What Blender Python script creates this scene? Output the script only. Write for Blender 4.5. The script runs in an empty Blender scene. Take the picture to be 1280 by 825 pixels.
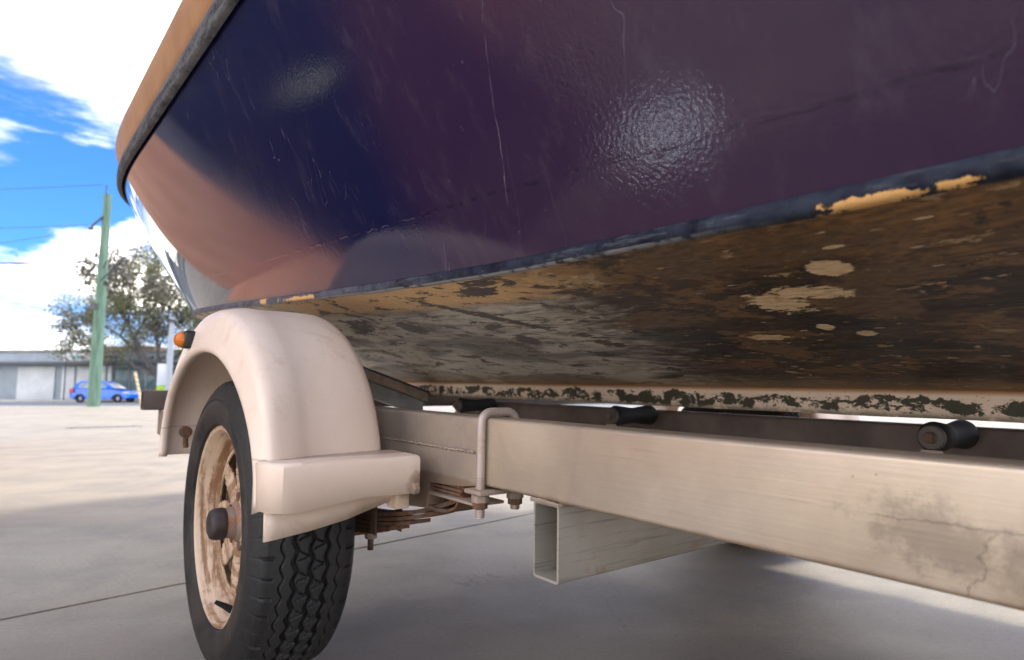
import bpy, bmesh, math, random
import numpy as np
from mathutils import Vector, Matrix, noise
R = math.radians
random.seed(7)
SC = bpy.context.scene
COL = SC.collection

# ---------------------------------------------------------------- camera, world, sun, exposure
CAM_H = 0.517
FPX = 800.0
PITCH = math.atan((492.0 - 412.5) / FPX)
cd = bpy.data.cameras.new('camera')
cam = bpy.data.objects.new('camera', cd); COL.objects.link(cam)
cam.location = (0, 0, CAM_H); cam.rotation_euler = (R(90) + PITCH, 0, 0)
cd.sensor_width = 36; cd.lens = FPX / 1280 * 36
cd.clip_start = 0.02; cd.clip_end = 3000
cd.dof.use_dof = True; cd.dof.focus_distance = 0.95; cd.dof.aperture_fstop = 5.5
SC.camera = cam

# trailer frame: X = inboard, Y = along the rail going away, Z = up (the trailer leans a little on its jockey wheel)
FRAME = Matrix(((0.78765, -0.61590, 0.01390), (0.61611, 0.78749, -0.01770), (0.0, 0.0225, 0.99975))).to_3x3()
def W(L, t, k): return FRAME @ Vector((L, t, k)) + Vector((0, 0, CAM_H))

SUN_EL = R(64)
sh = (FRAME @ Vector((0.86, -0.5, 0))); SUN_AZ = math.atan2(sh.x, sh.y)      # clockwise from +Y
sd = Vector((math.sin(SUN_AZ) * math.cos(SUN_EL), math.cos(SUN_AZ) * math.cos(SUN_EL), math.sin(SUN_EL)))
sl = bpy.data.lights.new('sun', 'SUN'); sl.energy = 1.3; sl.angle = R(9); sl.color = (1, 0.95, 0.86)
so = bpy.data.objects.new('sun', sl); COL.objects.link(so); so.rotation_euler = (-sd).to_track_quat('-Z', 'Y').to_euler()
so.location = (0, 0, 20)
SC.view_settings.view_transform = 'Standard'; SC.view_settings.look = 'None'
SC.view_settings.exposure = 1.58; SC.view_settings.gamma = 1
SC.cycles.use_denoising = True
SC.cycles.max_bounces = 8; SC.cycles.diffuse_bounces = 5; SC.cycles.glossy_bounces = 4

# ---------------------------------------------------------------- node expression helper
class NT:
    def __init__(s, tree): s.t = tree; s.l = tree.links
    def n(s, typ, **kw):
        nd = s.t.nodes.new(typ)
        for k, v in kw.items(): setattr(nd, k, v)
        return nd
    def put(s, sock, v):
        if isinstance(v, E_): s.l.new(v.s, sock)
        elif isinstance(v, bpy.types.NodeSocket): s.l.new(v, sock)
        elif isinstance(v, (tuple, list)):
            sock.default_value = tuple(v) + ((1,) if len(v) == 3 and sock.type == 'RGBA' else ())
        else: sock.default_value = v
    def m(s, op, a, b=None, c=None, clamp=False):
        nd = s.n('ShaderNodeMath', operation=op); nd.use_clamp = clamp
        for i, v in enumerate((a, b, c)):
            if v is not None: s.put(nd.inputs[i], v)
        return E_(s, nd.outputs[0])
    def coord(s, which='Object'): return s.n('ShaderNodeTexCoord').outputs[which]
    def xyz(s, v):
        nd = s.n('ShaderNodeSeparateXYZ'); s.put(nd.inputs[0], v); return [E_(s, o) for o in nd.outputs]
    def vec(s, x, y, z=0.0):
        nd = s.n('ShaderNodeCombineXYZ')
        for i, v in enumerate((x, y, z)): s.put(nd.inputs[i], v)
        return nd.outputs[0]
    def scale(s, v, sc):
        nd = s.n('ShaderNodeVectorMath', operation='MULTIPLY'); s.put(nd.inputs[0], v); nd.inputs[1].default_value = sc; return nd.outputs[0]
    def noise(s, v, scale=5, detail=4, rough=.55, dist=0.0):
        nd = s.n('ShaderNodeTexNoise'); s.put(nd.inputs['Vector'], v)
        nd.inputs['Scale'].default_value = scale; nd.inputs['Detail'].default_value = detail
        nd.inputs['Roughness'].default_value = rough; nd.inputs['Distortion'].default_value = dist
        return E_(s, nd.outputs[0])
    def voro(s, v, scale, feature='F1', rnd=1.0):
        nd = s.n('ShaderNodeTexVoronoi', feature=feature); s.put(nd.inputs['Vector'], v)
        nd.inputs['Scale'].default_value = scale; nd.inputs['Randomness'].default_value = rnd
        return E_(s, nd.outputs['Distance'])
    def step(s, x, a, b):           # smooth ramp from a to b
        nd = s.n('ShaderNodeMapRange', interpolation_type='SMOOTHSTEP')
        s.put(nd.inputs[0], x); nd.inputs[1].default_value = a; nd.inputs[2].default_value = b
        return E_(s, nd.outputs[0])
    def mix(s, f, a, b):
        nd = s.n('ShaderNodeMix', data_type='RGBA')
        s.put(nd.inputs[0], f); s.put(nd.inputs[6], a); s.put(nd.inputs[7], b); return nd.outputs[2]
    def bump(s, h, strength=1, dist=.001, normal=None):
        nd = s.n('ShaderNodeBump'); s.put(nd.inputs['Height'], h)
        nd.inputs['Strength'].default_value = strength; nd.inputs['Distance'].default_value = dist
        if normal is not None: s.put(nd.inputs['Normal'], normal)
        return nd.outputs[0]
    def blob(s, x, y, cx, cy, rx, ry, rot, wob, amp=.5, soft=.08):
        c, q = math.cos(rot), math.sin(rot)
        dx, dy = x - cx, y - cy
        a = (dx * c + dy * q) * (1 / rx); b = (dy * c - dx * q) * (1 / ry)
        d = s.m('SQRT', a * a + b * b) + (wob - .5) * (2 * amp)
        return s.step(d, 1 + soft, 1 - soft)
class E_:
    def __init__(s, nt, sock): s.nt = nt; s.s = sock
    def __add__(s, o): return s.nt.m('ADD', s, o)
    __radd__ = __add__
    def __sub__(s, o): return s.nt.m('SUBTRACT', s, o)
    def __rsub__(s, o): return s.nt.m('SUBTRACT', o, s)
    def __mul__(s, o): return s.nt.m('MULTIPLY', s, o)
    __rmul__ = __mul__
    def __truediv__(s, o): return s.nt.m('DIVIDE', s, o)
    def max(s, o): return s.nt.m('MAXIMUM', s, o)
    def min(s, o): return s.nt.m('MINIMUM', s, o)

MATS = {}
def material(name, fn):
    if name in MATS: return MATS[name]
    m = bpy.data.materials.new(name); m.use_nodes = True
    t = m.node_tree; nt = NT(t); p = t.nodes['Principled BSDF']
    r = fn(nt)
    names = dict(col='Base Color', rough='Roughness', metal='Metallic', ior='IOR', normal='Normal', spec='Specular IOR Level',
                 coat='Coat Weight', coatr='Coat Roughness', trans='Transmission Weight')
    for k, v in r.items():
        nt.put(p.inputs[names[k]], v)
    MATS[name] = m
    return m
def plain(name, col, rough=.5, metal=0.0, var=.25, scale=12, bump=.0, bscale=80, **kw):
    def f(n):
        v = n.coord()
        q = n.noise(v, scale, 5, .6)
        dark = tuple(c * (1 - var) for c in col); lite = tuple(min(1, c * (1 + var)) for c in col)
        d = dict(col=n.mix(n.step(q, .3, .7), dark, lite), rough=n.noise(v, scale * 3, 3) * .25 + (rough - .12), metal=metal)
        if bump: d['normal'] = n.bump(n.noise(v, bscale, 4), 1, bump)
        d.update(kw); return d
    return material(name, f)

# world: physical sky with broken bright cloud
w = bpy.data.worlds.new('World'); SC.world = w; w.use_nodes = True
nt = NT(w.node_tree); bg = w.node_tree.nodes['Background']
sky = nt.n('ShaderNodeTexSky', sky_type='NISHITA'); sky.sun_disc = False
sky.sun_elevation = SUN_EL; sky.sun_rotation = SUN_AZ; sky.air_density = 1.0; sky.dust_density = .6; sky.ozone_density = 2.5
g = nt.coord('Generated'); x, y, z = nt.xyz(g)
zz = z.max(0.0) + .16
cv = nt.vec(x / zz, y / zz, 3.7)
cn = nt.noise(cv, 1.05, 9, .58, .35)
cn2 = nt.noise(nt.vec(x / zz + .35, y / zz + .2, 9.1), .8, 6, .6)
cover = nt.step(cn, .455, .575)
horizon = nt.step(z, .16, .0)
cover = cover.max(horizon * .8)
ccol = nt.mix(nt.step(cn2, .38, .54), (2.0, 2.3, 2.7), (14.5, 13.4, 11.9))
skyc = nt.n('ShaderNodeVectorMath', operation='MULTIPLY'); nt.put(skyc.inputs[0], sky.outputs[0]); skyc.inputs[1].default_value = (.17, .37, .70)
nt.put(bg.inputs[0], nt.mix(cover, skyc.outputs[0], ccol)); bg.inputs[1].default_value = .15

# ---------------------------------------------------------------- mesh helpers
def link(name, me, mat, parent=None, smooth=False, xf=None):
    o = bpy.data.objects.new(name, me); COL.objects.link(o)
    if mat is not None and not me.materials: me.materials.append(mat)
    if parent is not None: o.parent = parent
    if smooth:
        me.shade_smooth()
    return o
def mesh(name, vs, fs):
    me = bpy.data.meshes.new(name); me.from_pydata([tuple(v) for v in vs], [], fs); me.update(); return me
def from_bm(name, bm, mat, parent=None, smooth=False, angle=40):
    bmesh.ops.recalc_face_normals(bm, faces=bm.faces)
    me = bpy.data.meshes.new(name); bm.to_mesh(me); bm.free()
    o = link(name, me, mat, parent)
    if smooth:
        me.shade_smooth(); me.set_sharp_from_angle(angle=R(angle))
    return o
def empty(name, loc, label, cat, group=None, rot=None):
    o = bpy.data.objects.new(name, None); COL.objects.link(o); o.location = loc
    o.empty_display_size = .1
    if rot is not None: o.rotation_euler = rot
    o['label'] = label; o['category'] = cat
    if group: o['group'] = group
    return o
def tag(o, label, cat, group=None, kind=None):
    if label: o['label'] = label
    if cat: o['category'] = cat
    if group: o['group'] = group
    if kind: o['kind'] = kind
    return o
def add_box(bm, a, b, bev=0.0, seg=2, mtx=None):
    a = Vector(a); b = Vector(b); c = (a + b) / 2; s = b - a
    m = Matrix.Translation(c) @ Matrix.Diagonal((abs(s.x), abs(s.y), abs(s.z), 1))
    if mtx is not None: m = mtx @ m
    g = bmesh.ops.create_cube(bm, size=1, matrix=m)
    if bev:
        es = {e for v in g['verts'] for e in v.link_edges}
        bmesh.ops.bevel(bm, geom=list(es), offset=bev, segments=seg, affect='EDGES', profile=.5)
def box(name, a, b, mat, parent=None, bev=.002, seg=2, mtx=None):
    bm = bmesh.new(); add_box(bm, a, b, bev, seg, mtx); return from_bm(name, bm, mat, parent, True)
def add_tube(bm, pts, rad, n=10, cap=True):
    pts = [Vector(p) for p in pts]; rings = []
    rr = rad if isinstance(rad, (list, tuple)) else [rad] * len(pts)
    up = None
    for i, p in enumerate(pts):
        d = (pts[min(i + 1, len(pts) - 1)] - pts[max(i - 1, 0)]).normalized()
        if up is None: up = d.orthogonal().normalized()
        up = (up - d * up.dot(d)).normalized(); s = d.cross(up)
        rings.append([bm.verts.new(p + (up * math.cos(q) + s * math.sin(q)) * rr[i]) for q in [2 * math.pi * j / n for j in range(n)]])
    for a, b in zip(rings, rings[1:]):
        for j in range(n): bm.faces.new((a[j], a[(j + 1) % n], b[(j + 1) % n], b[j]))
    if cap:
        bm.faces.new(rings[0][::-1]); bm.faces.new(rings[-1])
def tube(name, pts, rad, mat, parent=None, n=10):
    bm = bmesh.new(); add_tube(bm, pts, rad, n); return from_bm(name, bm, mat, parent, True)
def lathe_x(name, prof, mat, parent, c, n=96, skip=None, angle=50):
    """profile (axial x, radius) turned round the X axis through c"""
    vs, fs = [], []
    for i in range(n):
        q = 2 * math.pi * i / n
        for (a, r) in prof: vs.append((c[0] + a, c[1] + r * math.cos(q), c[2] + r * math.sin(q)))
    m = len(prof)
    for i in range(n):
        for j in range(m - 1):
            if skip and skip(i, j): continue
            a = i * m + j; b = ((i + 1) % n) * m + j
            fs.append((a, a + 1, b + 1, b))
    bm = bmesh.new(); me = mesh(name, vs, fs); bm.from_mesh(me); bpy.data.meshes.remove(me)
    bmesh.ops.remove_doubles(bm, verts=bm.verts, dist=1e-5)
    return from_bm(name, bm, mat, parent, True, angle)
def hex_nut(name, c, r, h, mat, parent, axis='Z'):
    bm = bmesh.new(); rot = Matrix.Identity(4) if axis == 'Z' else Matrix.Rotation(R(90), 4, 'Y')
    bmesh.ops.create_cone(bm, cap_ends=True, segments=6, radius1=r, radius2=r, depth=h, matrix=Matrix.Translation(c) @ rot)
    bmesh.ops.bevel(bm, geom=bm.edges[:], offset=.0008, segments=1, affect='EDGES')
    return from_bm(name, bm, mat, parent, True, 30)

def rust_on(n, base, amount=.55, scale=14, rust=(.16, .06, .022)):
    v = n.coord(); a = n.noise(v, scale, 8, .68, .3); b = n.noise(v, scale * 6, 4, .6)
    f = n.step(a + (b - .5) * .35, amount, amount + .14)
    r = n.mix(n.step(b, .35, .65), rust, tuple(min(1, c * 2.2) for c in rust))
    return n.mix(f, base, r), f, b

# ================================================================ SETTING
# ---- concrete pad, one object for each poured slab, sawn joints between them
def concrete(n):
    v = n.n('ShaderNodeNewGeometry').outputs['Position']
    big = n.noise(v, .55, 5, .6, .4); mid = n.noise(v, 2.6, 7, .62, .3); fine = n.noise(v, 90, 5, .7)
    sw = n.noise(n.scale(v, (1.2, 5.0, 1)), 1.6, 6, .6, .6)
    c = n.mix(n.step(big, .3, .7), (.315, .262, .185), (.40, .338, .248))
    c = n.mix(n.step(mid, .42, .68) * .6, c, (.215, .20, .175))
    c = n.mix(n.step(sw, .52, .7) * .35, c, (.41, .375, .30))
    spot = n.step(n.voro(v, 2.1), .10, .02) * n.step(mid, .4, .6)
    c = n.mix(spot * .5, c, (.12, .11, .10))
    stain = n.step(n.noise(v, 1.3, 6, .65, 1.2), .60, .72)
    c = n.mix(stain * .6, c, (.27, .18, .11))
    px, py, pz = n.xyz(v)
    ring = n.blob(px, py, .40, 1.72, .30, .20, .5, n.noise(v, 6, 4), .25, .35)
    c = n.mix(ring * .38, c, (.13, .12, .11))
    br = n.blob(px, py, .2, 1.15, 1.5, .42, -.1, n.noise(v, 3.5, 5), .8, .6)
    c = n.mix(br * .6, c, (.16, .115, .075))
    c = n.mix(n.step(fine, .35, .75) * .42, c, (.15, .135, .115))
    grit = n.step(n.voro(v, 42), .13, .06) * n.step(n.noise(v, 3, 4), .44, .56)
    c = n.mix(grit * .75, c, (.10, .085, .07))
    pore = n.step(n.noise(v, 240, 3, .6), .60, .68)
    c = n.mix(pore * .35, c, (.52, .47, .38))
    crk = n.step(n.m('ABSOLUTE', n.noise(v, .9, 6, .6, .4) - .5), .0016, .0004) * n.step(n.noise(v, .5, 3), .48, .55)
    c = n.mix(crk * .5, c, (.10, .09, .08))
    oi = E_(n, n.n('ShaderNodeObjectInfo').outputs['Random'])
    c = n.mix(oi * .12, c, (.2, .19, .17))
    h = fine * .5 + n.noise(v, 24, 5) * .6
    return dict(col=c, rough=.62 + (mid - .5) * .3, normal=n.bump(h, .6, .0012))
CONC = material('worn_concrete', concrete)
pad = bpy.data.objects.new('concrete_pad', None); COL.objects.link(pad); pad['kind'] = 'structure'
d1 = Vector((.695, .719, 0)).normalized(); d2 = Vector((-d1.y, d1.x, 0))
SLB = 4.5; n0 = 1.906; s0 = 4.0 - 4.5
def slab(i, j):
    g = .004
    a0, a1 = s0 + i * SLB + g, s0 + (i + 1) * SLB - g
    b0, b1 = n0 + j * SLB + g, n0 + (j + 1) * SLB - g
    bm = bmesh.new()
    N = 1
    pts = [(a0, b0), (a1, b0), (a1, b1), (a0, b1)]
    vs = [bm.verts.new(d1 * p + d2 * q) for p, q in pts]
    bm.faces.new(vs)
    bmesh.ops.bisect_plane(bm, geom=bm.verts[:] + bm.edges[:] + bm.faces[:], plane_co=(0, 26.1, 0), plane_no=(0, 1, 0), clear_outer=True)
    if not bm.faces: bm.free(); return
    r = bmesh.ops.extrude_face_region(bm, geom=bm.faces[:])
    bmesh.ops.translate(bm, verts=[q for q in r['geom'] if isinstance(q, bmesh.types.BMVert)], vec=(0, 0, -.12))
    top = [e for e in bm.edges if all(abs(q.co.z) < 1e-6 for q in e.verts)]
    if abs(i) < 4 and abs(j) < 4: bmesh.ops.bevel(bm, geom=top, offset=.004, segments=2, affect='EDGES')
    from_bm('slab', bm, CONC, pad)
for i in range(-8, 8):
    for j in range(-5, 9):
        c = d1 * (s0 + (i + .5) * SLB) + d2 * (n0 + (j + .5) * SLB)
        if -34 < c.x < 24 and -20 < c.y < 29: slab(i, j)
def gmat(n):
    v = n.n('ShaderNodeNewGeometry').outputs['Position']
    return dict(col=n.mix(n.step(n.noise(v, .4, 6), .4, .6), (.16, .14, .10), (.10, .11, .055)), rough=.9)
bm = bmesh.new(); bmesh.ops.create_grid(bm, x_segments=2, y_segments=2, size=1500); bmesh.ops.translate(bm, verts=bm.verts, vec=(0, 0, -.16))
tag(from_bm('ground', bm, material('dry_ground', gmat)), None, None, kind='structure')
def asph(n):
    v = n.n('ShaderNodeNewGeometry').outputs['Position']
    return dict(col=n.mix(n.step(n.noise(v, 1.2, 7, .6), .3, .7), (.085, .09, .10), (.13, .135, .145)), rough=.8)
ASPH = material('grey_asphalt', asph)
tag(box('road', (-200, 28.6, -.15), (200, 45.5, -.09), ASPH, None, 0), None, None, kind='structure')
KERB = plain('kerb_concrete', (.42, .41, .38), .8)
tag(box('near_kerb', (-200, 26.12, -.15), (200, 28.58, -.03), KERB, None, .02), None, None, kind='structure')
tag(box('far_pavement', (-200, 45.52, -.15), (200, 50.2, .03), KERB, None, .02), None, None, kind='structure')
WHITE = plain('white_paint', (.78, .78, .75), .5, 0, .08)
for i in range(8):
    tag(box('road_marking', (-60 + i * 9, 36.9, -.089), (-57 + i * 9, 37.02, -.085), WHITE, None, 0), None, None, kind='structure')
# strip drain
DG = plain('drain_steel', (.10, .12, .14), .5, .6)
ctr = Vector((-6.3, 10.0, 0)); dirg = Vector((.79, .61, 0)).normalized(); ang = math.atan2(dirg.y, dirg.x)
dr = empty('drain_grate', ctr, 'long narrow steel drain grate set in the sunlit concrete', 'drain grate', rot=(0, 0, ang))
box('frame', (-.5, -.07, .001), (.5, .07, .005), DG, dr, .001)
for i in range(9):
    box('bar', (-.45 + i * .1, -.055, .006), (-.40 + i * .1, .055, .012), plain('grate_bar', (.32, .34, .36), .5, .5), dr, .001)

# ================================================================ BOAT
BO = Vector((1.25, 0.0, -.09))            # local origin: under the keel
boat = empty('boat', W(BO.x, BO.y, BO.z), 'navy blue hard chine boat with weathered brown bottom standing on its trailer', 'boat', rot=FRAME.to_euler())
def T(v): return Vector(v) - BO
KY = [(-5.0, .42), (-3, .20), (-1, .150), (.16, .144), (.64, .1475), (.95, .158), (1.3, .175), (1.9, .206), (2.58, .241), (3.3, .27)]
def interp(tab, t):
    if t <= tab[0][0]: return tab[0][1]
    for (a, p), (b, q) in zip(tab, tab[1:]):
        if t <= b: return p + (q - p) * (t - a) / (b - a)
    return tab[-1][1]
def sup(t0, te, B, p, ph):                 # stern half of a superellipse plan
    c = abs(math.cos(ph)); s = abs(math.sin(ph))
    return t0 + (te - t0) * s ** (2 / p), B * c ** (2 / p)
def station(u):
    """u from 0 (bow) .. 1 (port stern start) .. 2 (stern centre): returns sheer and chine points (half breadth, t)"""
    if u <= 1:
        t = -5.0 + (1.9 + 5.0) * u
        bow = 1 - max(0, (-1.6 - t) / 3.4) ** 2.2
        return (t, max(bow, 0) ** .8), (t, max(bow, 0) ** 1.1)
    ph = (u - 1) * math.pi / 2
    return sup(1.9, 3.42, 1, 3.5, ph), sup(1.9, 3.22, 1, 3.4, ph)
def topv(u, v, side=1, out=0.0):
    (ts, bs), (tc, bc) = station(u)
    ks = .61 + .05 * (ts - 1.03); kc = interp(KY, tc) + .005
    hs, hc = bs * (1.0 + out), bc * .752
    t = ts + (tc - ts) * v; k = ks + (kc - ks) * v
    h = hs + (hc - hs) * v
    bulge = math.sin(math.pi * v) * .012
    return Vector((1.25 - side * (h + bulge), t, k))
us = [i / 80 for i in range(80)] + [1 + i / 48 for i in range(49)]
def skin(name, fn, nv, mat, both=True):
    vs, fs = [], []; nu = len(us)
    seq = [(u, 1) for u in us] + ([(u, -1) for u in us[::-1][1:]] if both else [])
    for (u, sd_) in seq:
        for j in range(nv + 1): vs.append(T(fn(u, j / nv, sd_)))
    for i in range(len(seq) - 1):
        for j in range(nv):
            a = i * (nv + 1) + j; b = a + nv + 1
            fs.append((a, b, b + 1, a + 1))
    bm = bmesh.new(); me = mesh(name, vs, fs); bm.from_mesh(me); bpy.data.meshes.remove(me)
    bmesh.ops.remove_doubles(bm, verts=bm.verts, dist=1e-5)
    return from_bm(name, bm, mat, boat, True, 70)

def hullco(n):                              # L, t, k of the shading point
    v = n.coord(); x, y, z = n.xyz(v)
    return v, x + BO.x, y, z + BO.z
def navy(n):
    v, L, t, k = hullco(n)
    big = n.noise(v, 2.2, 5, .6)
    c = n.mix(n.step(t + (big - .5) * .25, .90, .66), n.mix(n.step(big, .35, .65), (.008, .010, .050), (.011, .011, .050)), n.mix(n.step(big, .35, .65), (.034, .017, .050), (.044, .022, .050)))  # navy to purple along the hull: a reddish reflection painted into the base
    # dried runs and scratches, long in z
    sv = n.scale(v, (9, 9, .8))
    runs = n.step(n.noise(sv, 6.0, 5, .7, .2), .655, .70) * n.step(n.noise(v, 7, 3), .5, .62)
    c = n.mix(runs * .35, c, (.13, .12, .17))
    wob = n.noise(v, 14, 4, .6)
    run2 = n.step(n.m('ABSOLUTE', t + k * .52 - .7085 + (wob - .5) * .016), .0012, .0004) * n.step(k, .205, .225) * n.step(n.noise(v, 40, 4), .3, .5)
    scr = n.step(n.m('ABSOLUTE', n.noise(n.vec(t * 3.0 + k * 1.2, k * .9, L), 5, 3, .5, .5) - .5), .0035, .0008) * n.step(n.noise(v, 6, 4), .52, .6)
    c = n.mix(scr * .35, c, (.16, .14, .22))
    dustm = n.step(n.noise(n.scale(v, (5, 5, 1)), 5, 7, .7), .5, .75)
    c = n.mix(dustm * .10, c, (.22, .19, .22))
    c = n.mix(run2 * .16, c, (.30, .25, .32))
    flakes = n.step(n.voro(v, 46), .10, .07) * n.step(n.noise(v, 5, 4), .60, .68)
    c = n.mix(flakes * .35, c, (.35, .33, .38))
    # old tape line
    line = n.step(n.m('ABSOLUTE', (k - (.197 + t * .05)) + (n.noise(v, 30, 4) - .5) * .012), .0030, .001)
    c = n.mix(line * n.step(n.noise(v, 60, 4), .45, .6) * .5, c, (.012, .008, .022))
    gap = n.step(n.noise(n.scale(v, (1, 1, .2)), 22, 3), .44, .6)
    oran = n.noise(v, 210, 3, .55); dimp = n.noise(v, 70, 4, .6); wave = n.noise(v, 9, 3, .5)
    patch = (n.step(n.noise(v, 3.4, 4, .6), .40, .68) * n.step(t, 1.6, 1.0)).max(n.blob(t, k, 1.113, .471, .30, .09, 0, n.noise(v, 6, 3), .3, .7)).max(n.blob(t, k, .38, .26, .10, .14, 0, n.noise(v, 6, 3), .3, .7) * 1.3)
    h = oran * (patch * .30 + n.step(t, 2.2, 1.2) * .08 + .01) + (dimp * .14 + wave * .14) * (n.step(t, 1.9, 1.1) * .9 + .1) + line * gap * .16 + run2 * .2 + flakes * .3
    b1 = n.bump(h, 1, .00075)
    return dict(col=c, rough=(n.noise(v, 5, 4) * .10 + .05) * (n.step(t, 1.9, 1.2) * .8 + .2) + runs * .2, ior=1.46, normal=b1)
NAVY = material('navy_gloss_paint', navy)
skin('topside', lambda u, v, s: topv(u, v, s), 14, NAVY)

def band(name, prof, mat, both=True):       # prof: list of (outward, up) from the sheer line
    def fn(u, v, s):
        i = int(round(v * (len(prof) - 1))); o, up = prof[i]
        (ts, bs), _ = station(u)
        ph = max(0, u - 1) * math.pi / 2
        e = station(min(2, u + .004))[0]; f = station(max(0, u - .004))[0]
        d = Vector((-(e[1] - f[1]), (e[0] - f[0]), 0)); nrm = Vector((-d.y, d.x, 0)).normalized() if d.length else Vector((-1, 0, 0))
        if u >= 1.995: nrm = Vector((0, 1, 0))
        if nrm.x > 0: nrm = -nrm
        b = Vector((1.25 - bs, ts, .61 + .05 * (ts - 1.03) + up)) + nrm * o
        return Vector((1.25 - s * (1.25 - b.x), b.y, b.z))
    return skin(name, fn, len(prof) - 1, mat, both)
def rubber(n):
    v = n.coord()
    cr = n.noise(n.scale(v, (1, 1, 3)), 60, 6, .75); st = n.noise(n.scale(v, (1, 1, 9)), 12, 5)
    c = n.mix(n.step(cr, .35, .7), (.022, .025, .034), (.13, .135, .15))
    c = n.mix(n.step(st, .45, .6) * .5, c, (.20, .20, .21))
    return dict(col=c, rough=.65, normal=n.bump(cr + st * .6, 1, .003))
band('rubbing_strip', [(.0, -.012), (.010, -.012), (.016, -.004), (.012, .004), (.017, .010), (.017, .022), (.010, .028), (.012, .034), (.003, .040), (-.004, .040)], material('cracked_grey_rubber', rubber))
def tan(n):
    v = n.coord(); a = n.noise(v, 9, 5)
    return dict(col=n.mix(n.step(a, .35, .65), (.40, .205, .10), (.46, .25, .125)), rough=.38, ior=1.45, normal=n.bump(n.noise(v, 40, 3), .3, .0008))
TAN = material('tan_gelcoat', tan)
band('gunwale', [(-.002, .0405), (.006, .046), (.012, .06), (.020, .095), (.027, .118), (.024, .130), (.010, .140), (-.03, .148), (-.12, .155)], TAN)
DECK = plain('cream_deck', (.62, .56, .45), .5)
def deck(u, v, s):
    (ts, bs), _ = station(u)
    h = (bs - .118) * (1 - v); h = max(h, 0)
    tt = ts if ts < 3.2 else ts - (ts - 3.2) * .5
    return Vector((1.25 - s * h, tt - .04 * (1 if ts > 2.6 else 0), .61 + .05 * (ts - 1.03) + .1535 + v * .05))
skin('deck', deck, 4, DECK)

# rounded strip along the chine: dark, chipped to the filler
def chine(n):
    v, L, t, k = hullco(n)
    a = n.noise(v, 26, 6, .65); b = n.noise(v, 120, 4, .7)
    c = n.mix(n.step(a, .35, .65), (.008, .010, .020), (.030, .036, .055))
    lite = n.step(t, .75, 1.3) * n.step(a, .25, .6)
    c = n.mix(lite * .6, c, (.17, .17, .21))
    gl = n.step(n.noise(n.scale(v, (1, .35, 2.5)), 34, 6, .7), .53, .62)
    c = n.mix(gl * .25, c, (.16, .17, .20))
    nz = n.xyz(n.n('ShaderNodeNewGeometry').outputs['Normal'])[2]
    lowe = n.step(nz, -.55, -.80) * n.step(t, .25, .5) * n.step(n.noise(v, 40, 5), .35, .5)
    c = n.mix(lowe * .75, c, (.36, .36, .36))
    chip = n.step(n.noise(n.scale(v, (1, .7, 1.6)), 62, 5, .7, .4) + (n.step(n.noise(v, 6, 3), .45, .7) - .5) * .12, .665, .69)
    fill = n.blob(t, k, .206, .1385, .034, .0048, 0.0, n.noise(v, 130, 5, .7), 1.6, .1).max(n.blob(t, k, .150, .1385, .016, .0025, 0, n.noise(v, 130, 4, .7), 1.5, .1))
    s1 = n.blob(t, k, 1.66, .200, .026, .017, .2, n.noise(v, 60, 3), .4, .1)
    s2 = n.blob(t, k, 1.42, .180, .10, .004, .05, n.noise(v, 60, 4), 2.2, .1)
    c = n.mix(chip, c, (.62, .60, .58))
    c = n.mix(fill.max(s1).max(s2), c, (.66, .38, .15))
    hh = a * .6 + b * .3 - chip * .4 - fill * .6
    return dict(col=c, rough=.5 + chip * .4, normal=n.bump(hh, 1, .003), ior=1.4, spec=.12)
def chine_fn(u, v, s):
    (ts, bs), (tc, bc) = station(u)
    k = interp(KY, tc); h = bc * .75
    a = v * 1.0
    prof = [(.0025, .0095), (.0055, .0075), (.0068, .003), (.0062, -.002), (.0045, -.0060), (-.004, -.0075), (-.02, -.0045)]
    i = int(round(v * 6)); o, up = prof[i]
    sc = 1 + o / .75 if u <= 1 else 1 + o / max(.3, .75)
    tt = tc + (o if u > 1.3 else 0) * math.sin((u - 1) * math.pi / 2) if u > 1 else tc
    wob = noise.noise(Vector((tc * 9, bc * 5, 2))) * .0015
    return Vector((1.25 - s * h * sc, tt, k + up * (1.0 if tc > .3 else 1.15) + wob))
skin('chine_strip', chine_fn, 6, material('chipped_navy_strip', chine))

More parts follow.
